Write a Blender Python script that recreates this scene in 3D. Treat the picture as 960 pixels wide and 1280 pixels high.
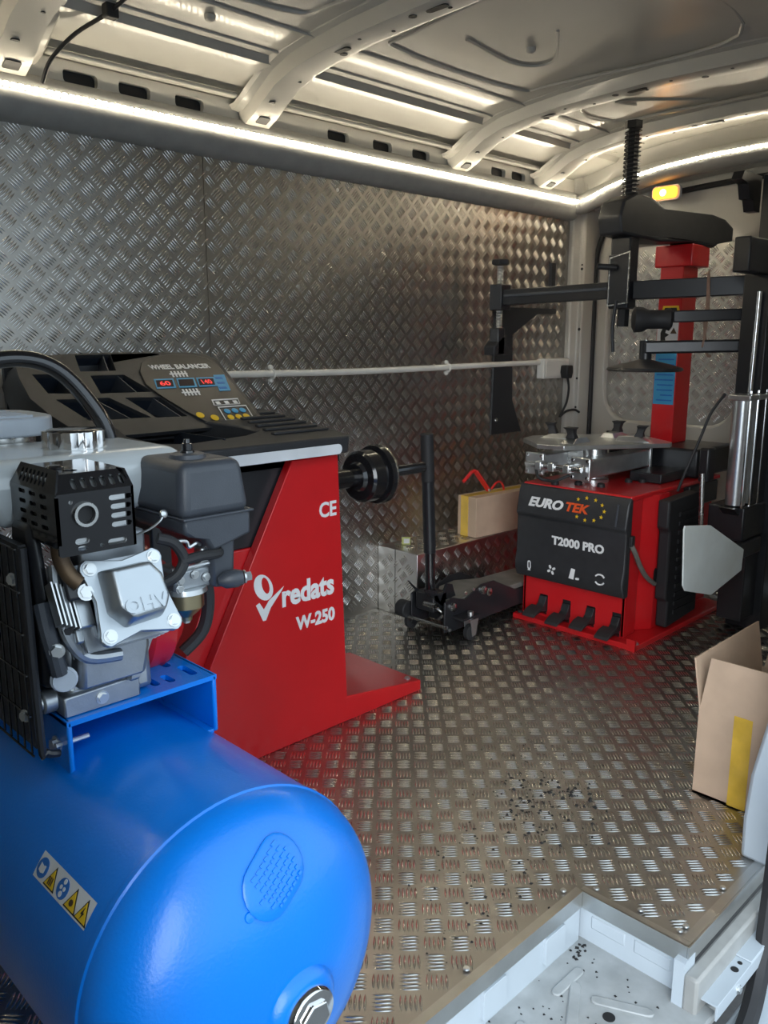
import bpy, bmesh, math, random
import numpy as np
from mathutils import Vector, Matrix
from mathutils.geometry import tessellate_polygon
random.seed(7)
for o in list(bpy.data.objects): bpy.data.objects.remove(o, do_unlink=True)
SC = bpy.context.scene
COL = SC.collection
# ---------------------------------------------------------------- camera
cd = bpy.data.cameras.new('camera'); cam = bpy.data.objects.new('camera', cd); COL.objects.link(cam)
cam.location = (0, 0, 1.15)
cam.rotation_euler = (math.radians(90) - math.atan(216/1038), 0, math.radians(45.4-90))
cd.sensor_fit = 'HORIZONTAL'; cd.sensor_width = 36; cd.lens = 36*1038/960; cd.clip_start = .02
SC.camera = cam
# ---------------------------------------------------------------- world and light
w = bpy.data.worlds.new('sky'); SC.world = w; w.use_nodes = True
bg = w.node_tree.nodes['Background']; bg.inputs[0].default_value = (.72, .87, 1, 1); bg.inputs[1].default_value = 1.4
sd = bpy.data.lights.new('hazy_sun', 'SUN'); sun = bpy.data.objects.new('hazy_sun', sd); COL.objects.link(sun)
sd.energy = 2.2; sd.angle = math.radians(50); sd.color = (.93, .97, 1)
sun.rotation_euler = Vector((.76, .58, -.30)).to_track_quat('-Z', 'Y').to_euler()
LED_STRENGTH = 44
SC.view_settings.view_transform = 'Standard'; SC.view_settings.look = 'None'
SC.view_settings.gamma = 1; SC.view_settings.use_curve_mapping = False; SC.view_settings.exposure = 0.34
# ---------------------------------------------------------------- materials
MATS = {}
def pm(name, c, rough=.5, metal=0., ns=0, na=.08, bump=0., bs=None, coat=0., emit=None, es=0., rv=.0, tint=None, spec=None):
    m = bpy.data.materials.new(name); m.use_nodes = True; nt = m.node_tree; b = nt.nodes['Principled BSDF']
    L = nt.links.new
    b.inputs['Base Color'].default_value = (*c, 1); b.inputs['Roughness'].default_value = rough; b.inputs['Metallic'].default_value = metal
    if coat: b.inputs['Coat Weight'].default_value = coat; b.inputs['Coat Roughness'].default_value = .08
    if spec is not None: b.inputs['Specular IOR Level'].default_value = spec
    if emit: b.inputs['Emission Color'].default_value = (*emit, 1); b.inputs['Emission Strength'].default_value = es
    tc = nt.nodes.new('ShaderNodeTexCoord')
    def noise(s, d=4):
        n = nt.nodes.new('ShaderNodeTexNoise'); n.inputs['Scale'].default_value = s; n.inputs['Detail'].default_value = d
        L(tc.outputs['Object'], n.inputs['Vector']); return n
    n = noise(ns or 9)
    r = nt.nodes.new('ShaderNodeValToRGB'); r.color_ramp.elements[0].position = .3; r.color_ramp.elements[1].position = .7
    t = tint or tuple(max(0, x*(1-2*na)) for x in c)
    r.color_ramp.elements[0].color = (*t, 1); r.color_ramp.elements[1].color = (*c, 1)
    L(n.outputs['Fac'], r.inputs['Fac']); L(r.outputs['Color'], b.inputs['Base Color'])
    if rv:
        n2 = noise((ns or 9)*2.3); mr = nt.nodes.new('ShaderNodeMapRange')
        mr.inputs['To Min'].default_value = max(.02, rough-rv); mr.inputs['To Max'].default_value = rough+rv
        L(n2.outputs['Fac'], mr.inputs['Value']); L(mr.outputs['Result'], b.inputs['Roughness'])
    if bump:
        n3 = noise(bs or 120, 3); bp = nt.nodes.new('ShaderNodeBump'); bp.inputs['Strength'].default_value = bump; bp.inputs['Distance'].default_value = .002
        L(n3.outputs['Fac'], bp.inputs['Height']); L(bp.outputs['Normal'], b.inputs['Normal'])
    MATS[name] = m; return m
pm('alu_tread', (.40, .38, .345), .38, 1, ns=5, na=.06, rv=.04)
pm('alu_bar', (.66, .645, .615), .24, 1, ns=5, na=.04)
pm('alu_arch', (.72, .71, .69), .30, 1, ns=6, na=.05, rv=.05)
pm('alu_floor', (.50, .485, .46), .36, 1, ns=4, na=.10, rv=.05)
pm('alu_trim', (.62, .62, .60), .34, 1, ns=12, rv=.1)
pm('van_paint', (.50, .485, .44), .36, 0, ns=3, na=.04, coat=.22)
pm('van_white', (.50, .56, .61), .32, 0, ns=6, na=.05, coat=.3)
pm('step_white', (.47, .49, .49), .45, 0, ns=14, na=.16, bump=.15, bs=40)
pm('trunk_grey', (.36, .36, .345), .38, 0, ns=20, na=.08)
pm('led', (.9, .9, .9), .4, emit=(1, .88, .66), es=LED_STRENGTH)
pm('amber', (.8, .35, .05), .3, emit=(1, .33, .03), es=2.2)
pm('amber_bulb', (.9, .6, .2), .3, emit=(1, .55, .12), es=14)
pm('dark', (.012, .012, .013), .6)
pm('rubber', (.02, .02, .022), .62, ns=30, bump=.1)
pm('black_paint', (.018, .019, .022), .32, ns=10, rv=.06)
pm('black_gloss', (.012, .012, .014), .16, coat=.6)
pm('black_plastic', (.030, .031, .034), .42, ns=30, na=.1, bump=.12, bs=400)
pm('pocket_navy', (.020, .026, .038), .4, ns=20)
pm('grey_plastic', (.055, .062, .075), .38, ns=25, bump=.15, bs=500)
pm('red_paint', (.60, .012, .016), .30, ns=6, na=.05, coat=.35, bump=.05, bs=250)
pm('red_bright', (.70, .02, .02), .28, coat=.4)
pm('blue_paint', (.0, .205, .78), .30, ns=8, na=.04, coat=.15, bump=.18, bs=220)
pm('white_ink', (.86, .86, .86), .5)
pm('strip_white', (.74, .76, .78), .45)
pm('orange_ink', (.80, .10, .02), .5)
pm('yellow_ink', (.85, .55, .02), .5)
pm('blue_ink', (.02, .17, .55), .45)
pm('sky_ink', (.06, .36, .66), .4)
pm('led_red', (.5, .02, .02), .4, emit=(1, .05, .05), es=.7)
pm('screen', (.03, .018, .02), .5, spec=.2)
pm('console_face', (.016, .016, .015), .34, ns=14)
pm('gold_haze', (.10, .09, .055), .3, .2)
pm('alu_cast', (.46, .49, .52), .40, .85, ns=18, na=.12, rv=.08, bump=.12, bs=260)
pm('alu_cover', (.50, .54, .57), .33, .9, ns=10, na=.05, bump=.05, bs=300)
pm('steel', (.60, .60, .58), .26, 1, ns=25, rv=.08)
pm('chrome', (.80, .80, .80), .10, 1)
pm('zinc', (.70, .72, .72), .28, .9, ns=20)
pm('brass', (.50, .42, .26), .3, 1, ns=16)
pm('rust', (.20, .13, .07), .5, .6, ns=22, tint=(.09, .06, .04))
pm('tank_white', (.72, .77, .78), .22, 0, coat=.5)
pm('pump_grey', (.52, .57, .63), .4, 0, ns=18)
pm('cardboard', (.56, .40, .28), .8, 0, ns=10, na=.09, bump=.12, bs=90)
pm('cardboard_in', (.45, .35, .27), .85, 0, ns=10, na=.09)
pm('tape', (.80, .50, .06), .22, 0, ns=18, na=.12, coat=.5, bump=.4, bs=30)
pm('plate_steel', (.80, .87, .87), .45, 0, ns=7, na=.10, rv=.1, tint=(.70, .75, .73))
pm('rope', (.30, .19, .14), .8, ns=60)
pm('sticker', (.78, .78, .78), .4)
pm('label_green', (.55, .58, .20), .6, ns=60)
pm('pad_grey', (.20, .19, .17), .6, ns=14, tint=(.12, .115, .10))
pm('cable_white', (.78, .76, .70), .4)
pm('asphalt', (.16, .16, .16), .9, ns=40, bump=.4, bs=90)
pm('crumb', (.015, .015, .015), .8)
M = MATS
# ---------------------------------------------------------------- mesh helpers
ORG = {}
class MB:
    def __init__(s): s.v = []; s.f = []
    def add(s, vs, fs):
        k = len(s.v); s.v += [tuple(map(float, p)) for p in vs]; s.f += [tuple(i+k for i in f) for f in fs]; return s
    def box(s, x0, x1, y0, y1, z0, z1):
        return s.add([(x0,y0,z0),(x1,y0,z0),(x1,y1,z0),(x0,y1,z0),(x0,y0,z1),(x1,y0,z1),(x1,y1,z1),(x0,y1,z1)],
            [(0,3,2,1),(4,5,6,7),(0,1,5,4),(1,2,6,5),(2,3,7,6),(3,0,4,7)])
    def obox(s, c, u, v, n):
        c, u, v, n = map(Vector, (c, u, v, n)); vs = []
        for k in (-1, 1):
            for a, b in ((-1,-1),(1,-1),(1,1),(-1,1)): vs.append(c+u*a+v*b+n*k)
        return s.add(vs, [(0,3,2,1),(4,5,6,7),(0,1,5,4),(1,2,6,5),(2,3,7,6),(3,0,4,7)])
    def beam(s, p0, p1, wd, ht, up=(0,0,1)):
        p0, p1, up = Vector(p0), Vector(p1), Vector(up); d = (p1-p0); sd = d.cross(up).normalized(); u = sd.cross(d).normalized()
        return s.obox((p0+p1)/2, d/2, sd*wd/2, u*ht/2)
    def prism(s, poly, ax, a, b):
        n = len(poly)
        def p(q, c): return {'X': (c, q[0], q[1]), 'Y': (q[0], c, q[1]), 'Z': (q[0], q[1], c)}[ax]
        tri = tessellate_polygon([[Vector((q[0], q[1], 0)) for q in poly]])
        vs = [p(q, a) for q in poly]+[p(q, b) for q in poly]
        fs = [tuple(t) for t in tri]+[tuple(i+n for i in t)[::-1] for t in tri]
        fs += [(i, (i+1) % n, (i+1) % n+n, i+n) for i in range(n)]
        return s.add(vs, fs)
    def ngon(s, poly, fr, t):          # thick polygon in a frame (o,u,v,n)
        o, u, v, n = map(Vector, fr); k = len(poly)
        tri = tessellate_polygon([[Vector((q[0], q[1], 0)) for q in poly]])
        vs = [o+u*q[0]+v*q[1] for q in poly]; vs += [p+n*t for p in vs]
        fs = [tuple(x) for x in tri]+[tuple(i+k for i in x)[::-1] for x in tri]+[(i, (i+1) % k, (i+1) % k+k, i+k) for i in range(k)]
        return s.add(vs, fs)
    def plate(s, outer, holes, fr, t):  # plate with holes, thickness t along -n
        o, u, v, n = map(Vector, fr); loops = [outer]+holes; flat = [q for l in loops for q in l]; k = len(flat)
        tri = tessellate_polygon([[Vector((q[0], q[1], 0)) for q in l] for l in loops])
        vs = [o+u*q[0]+v*q[1] for q in flat]; vs += [p-n*t for p in vs]
        fs = [tuple(x) for x in tri]+[tuple(i+k for i in x)[::-1] for x in tri]; b = 0
        for l in loops:
            m = len(l); fs += [(b+i, b+(i+1) % m, b+(i+1) % m+k, b+i+k) for i in range(m)]; b += m
        return s.add(vs, fs)
    def lathe(s, p, d, prof, n=24):
        p, d = Vector(p), Vector(d).normalized(); a = d.orthogonal().normalized(); b = d.cross(a); vs = []; fs = []
        for t, r in prof:
            for i in range(n):
                q = 2*math.pi*i/n; vs.append(p+d*t+(a*math.cos(q)+b*math.sin(q))*max(r, 1e-5))
        for j in range(len(prof)-1):
            for i in range(n): fs.append((j*n+i, j*n+(i+1) % n, (j+1)*n+(i+1) % n, (j+1)*n+i))
        fs.append(tuple(range(n))[::-1]); fs.append(tuple((len(prof)-1)*n+i for i in range(n)))
        return s.add(vs, fs)
    def cyl(s, p0, p1, r, n=16, r2=None):
        d = Vector(p1)-Vector(p0); return s.lathe(p0, d, [(0, r), (d.length, r if r2 is None else r2)], n)
    def tube(s, pts, r, n=8, sub=5, closed=False):
        P = [Vector(p) for p in pts]
        if sub > 1 and len(P) > 2:
            Q = []; m = len(P); rng = m if closed else m-1
            for i in range(rng):
                a, b, c, d = (P[(i-1) % m] if closed or i else P[0]), P[i], P[(i+1) % m], (P[(i+2) % m] if closed or i+2 < m else P[-1])
                for k in range(sub):
                    t = k/sub; Q.append(.5*((2*b)+(c-a)*t+(2*a-5*b+4*c-d)*t*t+(3*b-a-3*c+d)*t**3))
            if not closed: Q.append(P[-1])
            P = Q
        m = len(P); vs = []; fs = []; up = None
        for i in range(m):
            d = (P[(i+1) % m]-P[i-1]) if closed or 0 < i < m-1 else (P[1]-P[0] if i == 0 else P[-1]-P[-2]); d.normalize()
            up = d.orthogonal().normalized() if up is None else (up-d*up.dot(d)).normalized(); b = d.cross(up)
            for k in range(n):
                q = 2*math.pi*k/n; vs.append(P[i]+(up*math.cos(q)+b*math.sin(q))*r)
        for i in range(m if closed else m-1):
            j = (i+1) % m
            for k in range(n): fs.append((i*n+k, i*n+(k+1) % n, j*n+(k+1) % n, j*n+k))
        if not closed: fs += [tuple(range(n))[::-1], tuple((m-1)*n+k for k in range(n))]
        return s.add(vs, fs)
    def sweep(s, path, sec):           # section points are (x offset, z offset), path points are (x, y, z)
        n = len(sec); vs = [(p[0]+a, p[1], p[2]+c) for p in path for a, c in sec]; fs = []
        for i in range(len(path)-1):
            for k in range(n): fs.append((i*n+k, i*n+(k+1) % n, (i+1)*n+(k+1) % n, (i+1)*n+k))
        fs += [tuple(range(n))[::-1], tuple((len(path)-1)*n+k for k in range(n))]
        return s.add(vs, fs)
    def build(s, name, mat, parent=None, bevel=0., seg=2, ang=35, recalc=True):
        org = ORG[parent] if parent else Vector((0, 0, 0))
        me = bpy.data.meshes.new(name); me.from_pydata([(p[0]-org[0], p[1]-org[1], p[2]-org[2]) for p in s.v], [], s.f)
        if recalc:
            bm = bmesh.new(); bm.from_mesh(me); bmesh.ops.recalc_face_normals(bm, faces=bm.faces); bm.to_mesh(me); bm.free()
        me.shade_smooth(); me.set_sharp_from_angle(angle=math.radians(ang))
        me.materials.append(M[mat]); o = bpy.data.objects.new(name, me); COL.objects.link(o)
        if parent: o.parent = parent
        ORG[o] = org
        if bevel:
            b = o.modifiers.new('bevel', 'BEVEL'); b.width = bevel; b.segments = seg; b.limit_method = 'ANGLE'; b.angle_limit = math.radians(30); b.harden_normals = False
        return o
def tag(o, label=None, cat=None, group=None, kind=None):
    for k, x in (('label', label), ('category', cat), ('group', group), ('kind', kind)):
        if x: o[k] = x
    return o
def thing(name, loc, label, cat, group=None, kind=None):
    o = bpy.data.objects.new(name, None); COL.objects.link(o); o.location = loc; o.empty_display_size = .05
    ORG[o] = Vector(loc); return tag(o, label, cat, group, kind)
def rrect(x0, x1, y0, y1, r, n=4):
    P = []
    for cx, cy, a in ((x1-r, y1-r, 0), (x0+r, y1-r, 90), (x0+r, y0+r, 180), (x1-r, y0+r, 270)):
        for i in range(n+1):
            q = math.radians(a+90*i/n); P.append((cx+r*math.cos(q), cy+r*math.sin(q)))
    return P
def slot(cx, cy, l, h, a=0, n=4):
    r = h/2; P = []; ca, sa = math.cos(a), math.sin(a)
    for sx, st in ((1, -90), (-1, 90)):
        for i in range(n+1):
            q = math.radians(st+180*i/n); x, y = sx*(l/2-r)+r*math.cos(q), r*math.sin(q); P.append((cx+x*ca-y*sa, cy+x*sa+y*ca))
    return P
def circ(cx, cy, r, n=16): return [(cx+r*math.cos(2*math.pi*i/n), cy+r*math.sin(2*math.pi*i/n)) for i in range(n)]
def text(body, name, mat, parent, o, u, v, wd, ht, ext=.0015, bold=0., shear=0., warp=None):
    c = bpy.data.curves.new('txt', 'FONT'); c.body = body; c.size = 1; c.offset = bold; c.shear = shear; c.resolution_u = 3; c.extrude = .05
    ob = bpy.data.objects.new('txt', c); COL.objects.link(ob); dg = bpy.context.evaluated_depsgraph_get()
    me = bpy.data.meshes.new_from_object(ob.evaluated_get(dg)); bpy.data.objects.remove(ob)
    V = [x.co.copy() for x in me.vertices]; F = [tuple(p.vertices) for p in me.polygons]
    x0, x1 = min(p.x for p in V), max(p.x for p in V); y0, y1 = min(p.y for p in V), max(p.y for p in V)
    o, u, v = Vector(o), Vector(u).normalized(), Vector(v).normalized(); n = u.cross(v); mb = MB()
    mb.add([o+u*((p.x-x0)/(x1-x0)*wd)+v*((p.y-y0)/(y1-y0)*ht)+n*(ext if p.z > 0 else -.0005) for p in V], F)
    return mb.build(name, mat, parent, recalc=False)
def bolt(p, n, r, name, mat, parent, h=None, hexa=True):
    p, n = Vector(p), Vector(n).normalized(); h = h or r*.8; mb = MB()
    mb.cyl(p, p+n*h*.25, r*1.35, 14); mb.cyl(p+n*h*.2, p+n*h, r, 6 if hexa else 12)
    return mb.build(name, mat, parent)
def tread(name, parent, mat, o, u, v, n, poly_in, uv_rng, cell=.0495, L=.041, W=.0062, Hh=.0030):
    # raised five-bar tread: five lens-shaped bars per cell, cells turned 45 degrees and alternating
    o, u, v, n = (np.array(x, float) for x in (o, u, v, n)); c = math.sqrt(.5); bars = []
    a0, a1, b0, b1 = uv_rng; mx = int((abs(a1-a0)+abs(b1-b0))/cell)+4; ca, cb = (a0+a1)/2, (b0+b1)/2
    for i in range(-mx, mx):
        for j in range(-mx, mx):
            p, q = i*cell, j*cell; a, b = ca+(p-q)*c, cb+(p+q)*c
            if not (a0-.05 < a < a1+.05 and b0-.05 < b < b1+.05): continue
            for k in range(-2, 3):
                d = k*.0088
                if (i+j) % 2: dp, dq, ang = 0, d, math.pi/4
                else: dp, dq, ang = d, 0, 3*math.pi/4
                aa, bb = a+(dp-dq)*c, b+(dp+dq)*c
                e = L*.46; ex, ey = math.cos(ang)*e, math.sin(ang)*e
                if poly_in(aa+ex, bb+ey) and poly_in(aa-ex, bb-ey): bars.append((aa, bb, ang))
    B = np.array(bars); N = len(B)
    t = [(-1,0,0)]
    for s in (-.55, 0, .55):
        wv = 1-s*s*.9; t += [(s,-wv,0),(s,0,wv**.5),(s,wv,0)]
    t.append((1,0,0)); T = np.array(t); K = len(T)
    loc = np.stack([T[:,0]*L/2, T[:,1]*W/2, T[:,2]*Hh], 1)
    cs, sn = np.cos(B[:,2])[:,None], np.sin(B[:,2])[:,None]
    A = B[:,0:1]+loc[None,:,0]*cs-loc[None,:,1]*sn; Bb = B[:,1:2]+loc[None,:,0]*sn+loc[None,:,1]*cs; Zz = np.repeat(loc[None,:,2]+.0001, N, 0)
    V = (o+A[...,None]*u+Bb[...,None]*v+Zz[...,None]*n).reshape(-1, 3)-np.array(ORG[parent])
    f3 = [(0,2,1),(0,3,2),(10,8,9),(10,7,8)] ; f4 = [(1,2,5,4),(2,3,6,5),(4,5,8,7),(5,6,9,8)]
    if np.dot(np.cross(u, v), n) > 0: f3 = [x[::-1] for x in f3]; f4 = [x[::-1] for x in f4]
    one = [x for f in f3+f4 for x in f]; cnt = [3]*4+[4]*4
    loops = (np.arange(N)[:,None]*K+np.array(one)[None]).ravel(); tot = np.tile(cnt, N); st = np.concatenate([[0], np.cumsum(tot)[:-1]])
    me = bpy.data.meshes.new(name); me.vertices.add(len(V)); me.vertices.foreach_set('co', V.ravel().astype(np.float32))
    me.loops.add(len(loops)); me.loops.foreach_set('vertex_index', loops.astype(np.int32))
    me.polygons.add(len(tot)); me.polygons.foreach_set('loop_start', st.astype(np.int32)); me.polygons.foreach_set('loop_total', tot.astype(np.int32))
    me.update(calc_edges=True); me.validate(); me.shade_smooth(); me.materials.append(M[mat])
    ob = bpy.data.objects.new(name, me); COL.objects.link(ob); ob.parent = parent; ORG[ob] = ORG[parent]; ob['kind'] = 'stuff'
    ob['label'] = 'raised five-bar tread pattern of the aluminium sheet'
    return ob
X_, Y_, Z_ = (1,0,0), (0,1,0), (0,0,1)
nY = (0,-1,0); nX = (-1,0,0)
# ================================================================ STRUCTURE
WY = 2.48
# ---- floor with the cut-out for the side step
floor_poly = [(-.5,.82),(1.40,.82),(1.40,.585),(3.92,.585),(3.92,2.49),(-.5,2.49)]
floor = MB().prism(floor_poly, 'Z', -.022, 0).build('floor', 'alu_floor'); tag(floor, kind='structure')
tag(floor, 'bright aluminium five-bar tread plate floor of the van', 'floor')
def in_floor(a, b): return -.45 < a < 3.9 and (b > .836 or (a > 1.416 and b > .605)) and b < 2.478
tread('tread_bars', floor, 'alu_bar', (0,0,0), X_, Y_, Z_, in_floor, (-.45, 3.9, .58, 2.48))
mb = MB(); mb.box(-.5, 1.399, .818, .834, 0, .003); mb.box(-.5, 1.395, .815, .818, -.034, .003); mb.build('edge_strip', 'alu_trim', floor)
mb = MB(); mb.box(1.398, 1.414, .583, .823, 0, .003); mb.box(1.396, 1.40, .583, .823, -.036, .003); mb.build('edge_strip', 'alu_trim', floor)
mb = MB(); mb.box(1.4145, 1.85, .583, .602, 0, .003); mb.box(1.396, 1.85, .579, .5825, -.036, .003); mb.build('edge_strip', 'alu_trim', floor)
for x, y in ((1.37,.846),(1.05,.846),(.75,.846),(1.425,.80),(1.43,.70),(1.43,.615),(1.45,.612),(1.62,.612)):
    bolt((x,y,.003), Z_, .005, 'screw_head', 'zinc', floor, .003, False)
# ---- step well
st = thing('step_well', (.9,.7,-.12), 'white painted sheet metal step well inside the side door', 'step', kind='structure')
MB().box(-.5, 1.42, .53, .84, -.135, -.12).build('step_floor', 'step_white', st)
mb = MB(); mb.box(-.5, 1.40, .822, .85, -.13, -.022); mb.build('step_riser', 'van_white', st)
mb = MB(); mb.box(1.412, 1.424, .60, .85, -.13, -.022); mb.box(1.38, 1.424, .578, .60, -.135, -.022); mb.build('step_end', 'van_white', st)
for x in (1.30, 1.10, .9): MB().prism(rrect(x-.035, x+.035, -.105, -.04, .008), 'Y', .814, .824).build('pressed_panel', 'van_white', st, .004)
for x, y, l, a in ((1.22,.72,.16,.5),(1.30,.66,.12,-1.1),(1.05,.74,.18,.4),(.98,.65,.2,.4),(1.28,.77,.1,0)):
    MB().ngon(slot(x, y, l, .022, a), ((0,0,-.121), X_, Y_, Z_), .005).build('pressed_rib', 'step_white', st, .003)
mb = MB(); mb.cyl((1.26,.665,-.1215), (1.26,.665,-.119), .012, 18); mb.build('drain_hole', 'dark', st)
mb = MB(); mb.box(1.41, 1.416, .62, .70, -.085, -.055); mb.box(1.41, 1.416, .72, .80, -.085, -.055); mb.build('pressed_panel', 'van_white', st, .004)
# ---- sill beyond the floor edge
sl = thing('sill', (1.6,.56,-.15), 'white painted door sill below the floor edge', 'sill', kind='structure')
MB().box(1.38, 2.1, .55, .58, -.20, -.045).build('shaded_sill_panel', 'trunk_grey', sl, .006)  # grey instead of white: the shade on this panel is put into its colour
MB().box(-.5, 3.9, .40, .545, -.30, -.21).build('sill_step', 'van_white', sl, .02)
# ---- left wall
wl = thing('wall_left', (1.6, WY, 0), 'wall of aluminium tread plate sheets along the far side', 'wall', kind='structure')
for k, (a, b) in enumerate(((-.5, 1.609), (1.612, 3.765))):
    MB().box(a, b, WY, WY+.004, 0, 1.77).build('wall_sheet', 'alu_tread', wl)
MB().box(-.5, 3.95, WY+.012, WY+.03, -.02, 2.0).build('wall_skin', 'van_paint', wl)
def in_wall(a, b): return -.48 < a < 3.75 and abs(a-1.61) > .006 and .01 < b < 1.76
tread('tread_bars', wl, 'alu_bar', (0,WY,0), X_, Z_, nY, in_wall, (-.5, 3.76, 0, 1.77))
for x, z in ((1.59,1.70),(1.63,1.70),(1.585,1.38),(1.635,1.38),(2.2,1.70),(2.9,1.70),(3.5,1.7),(1.2,1.7),(2.55,1.10),(2.0,1.34),(3.2,1.35),(2.6,.62),(2.35,.9)):
    bolt((x,WY,z), nY, .0055, 'rivet', 'zinc', wl, .003, False)
# ---- wheel arch box
wa = thing('wheel_arch_box', (2.9,2.36,0), 'aluminium tread plate box covering the wheel arch', 'wheel arch', kind='structure')
MB().box(2.41, 3.55, 2.25, WY-.001, 0, .285).build('arch_body', 'alu_arch', wa, .003)
tread('tread_bars', wa, 'alu_bar', (0,2.25,0), X_, Z_, nY, lambda a, b: 2.42 < a < 3.54 and .01 < b < .275, (2.41, 3.55, 0, .285))
tread('tread_bars', wa, 'alu_bar', (0,0,.285), X_, Y_, Z_, lambda a, b: 2.43 < a < 3.54 and 2.27 < b < 2.47, (2.41, 3.55, 2.25, 2.48))
tread('tread_bars', wa, 'alu_bar', (2.41,0,0), Y_, Z_, nX, lambda a, b: 2.26 < a < 2.47 and .01 < b < .275 and abs(a-2.3765) > .005, (2.25, 2.48, 0, .285))
MB().box(2.409, 2.4105, 2.375, 2.378, 0, .285).build('panel_joint', 'dark', wa)
# ---- ceiling
def arch(y, zs, zc): t = abs(y-1.52)/.95; return zc-(zc-zs)*t**2.6
ce = thing('ceiling', (1.7,1.5,2.0), 'pale painted sheet metal van roof with pressed cross ribs', 'ceiling', kind='structure')
prof = [(2.492,1.80),(2.492,1.90),(2.47,1.93),(2.42,1.942),(2.25,1.985),(2.235,2.005),(2.0,2.035),(1.75,2.052),(1.52,2.06),(1.2,2.052),(1.0,2.035),(.80,2.0),(.62,1.95),(.57,1.90)]
mb = MB(); n = len(prof); xs = [-.5+4.42*i/40 for i in range(41)]
mb.add([(x,y,z) for x in xs for y,z in prof], [(i*n+k, i*n+k+1, (i+1)*n+k+1, (i+1)*n+k) for i in range(40) for k in range(n-1)])
mb.build('roof_skin', 'van_paint', ce, recalc=False, ang=20)
ys = [2.455,2.43,2.39,2.34,2.27,2.18,2.05,1.9,1.7,1.52,1.3,1.1,.95,.8,.7,.6]
def rib_z(y):
    for (a, za), (b, zb) in zip(RP[:-1], RP[1:]):
        if a >= y >= b: return za+(zb-za)*(a-y)/(a-b)
RP = [(2.47,1.845),(2.42,1.85),(2.36,1.885),(2.27,1.935),(2.15,1.972),(1.9,1.995),(1.52,2.008),(1.1,1.998),(.9,1.97),(.7,1.91),(.58,1.85)]
for x in (.15, .98, 1.80, 2.85, 3.47):
    mb = MB(); path = [(x,y,rib_z(y)) for y in ys]
    mb.sweep(path, [(-.095,.058),(-.085,.046),(-.058,.042),(-.048,.002),(-.035,0),(.035,0),(.048,.002),(.058,.042),(.085,.046),(.095,.058)])
    rb = mb.build('roof_rib', 'van_paint', ce, ang=25)
    for k in range(16):
        y = 2.33-k*.105; z = rib_z(y); r = .006 if k % 3 else .012
        s = MB(); s.cyl((x+(.018 if k % 2 else -.015), y, z+.003), (x+(.018 if k % 2 else -.015), y, z-.0012), r, 12); s.build('rib_hole_shade', 'dark', rb)  # solid dark disc on the rib, painting the shade inside a hole
    for y in (2.0, 1.62):
        s = MB(); s.ngon(slot(0, 0, .075, .022), ((x-.005, y, rib_z(y)+.002), Y_, X_, (0,0,-1)), .004); s.build('rib_slot_shade', 'dark', rb)  # dark plate in place of an opening, its colour is the slot's shade
    s = MB(); s.ngon(rrect(-.022,.022,-.016,.016,.004), ((x, 2.40, rib_z(2.40)+.004), X_, (0,.9,-.42), (0,-.42,-.9)), .006); s.build('rib_hole_shade', 'dark', rb)  # square hole at the rib end, its shade painted as a dark plate
# longitudinal seams and pressed shapes in the roof skin
for y, z in ((2.20,2.008),(2.06,2.026)):
    MB().tube([(-.4,y,z),(3.7,y,z)], .005, 6, 1).build('roof_seam', 'van_paint', ce)
def rz(y):
    for (a, za), (b, zb) in zip(prof[:-1], prof[1:]):
        if a >= y >= b: return za+(zb-za)*(a-y)/(a-b) if a != b else za
for x0, x1 in ((1.08,1.68),(1.93,2.72),(2.96,3.36)):
    P = [(x, y, rz(y)-.002) for x, y in ((x0+.1,1.98),(x1-.12,1.98),(x1-.03,1.86),(x1-.03,1.2),(x0+.03,1.2),(x0+.03,1.86))]
    MB().tube(P, .0065, 6, 6, True).build('pressed_bead', 'van_paint', ce)
    P = [(x, y, rz(y)-.002) for x, y in ((x0+.2,1.80),(x1-.3,1.83),(x1-.22,1.74),(x0+.36,1.58))]
    MB().tube(P, .005, 6, 6).build('pressed_bead', 'van_paint', ce)
for x, y in ((1.42,2.12),(2.35,1.72),(1.40,1.8)):
    MB().lathe((x,y,rz(y)), (0,0,-1), [(0,.016),(.012,.014),(.016,.008),(.017,0)], 14).build('roof_stud', 'van_paint', ce)
for x0, x1 in ((1.08,1.70),(1.90,2.76),(2.95,3.38)):
    MB().box(x0, x1, 2.395, 2.425, 1.915, 1.93).build('edge_rail', 'van_paint', ce, .006)
# cantrail panel with slots above the lamp trunking
holes = [rrect(x-.052, x+.052, 1.866, 1.903, .012) for x in (1.20,1.37,1.56,2.19,2.42,2.64,3.15,3.30)]
MB().plate([(-.5,1.80),(3.78,1.80),(3.78,1.925),(-.5,1.925)], holes, ((0,2.462,0), X_, Z_, nY), .02).build('trim_1', 'van_paint')
tag(bpy.data.objects['trim_1'], 'pale painted cantrail panel with black slots above the lamp trunking', 'trim', kind='structure')
cv = MB().box(-.5, 3.78, 2.483, 2.490, 1.84, 1.92).build('slot_cavity', 'dark', bpy.data.objects['trim_1'])
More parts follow.
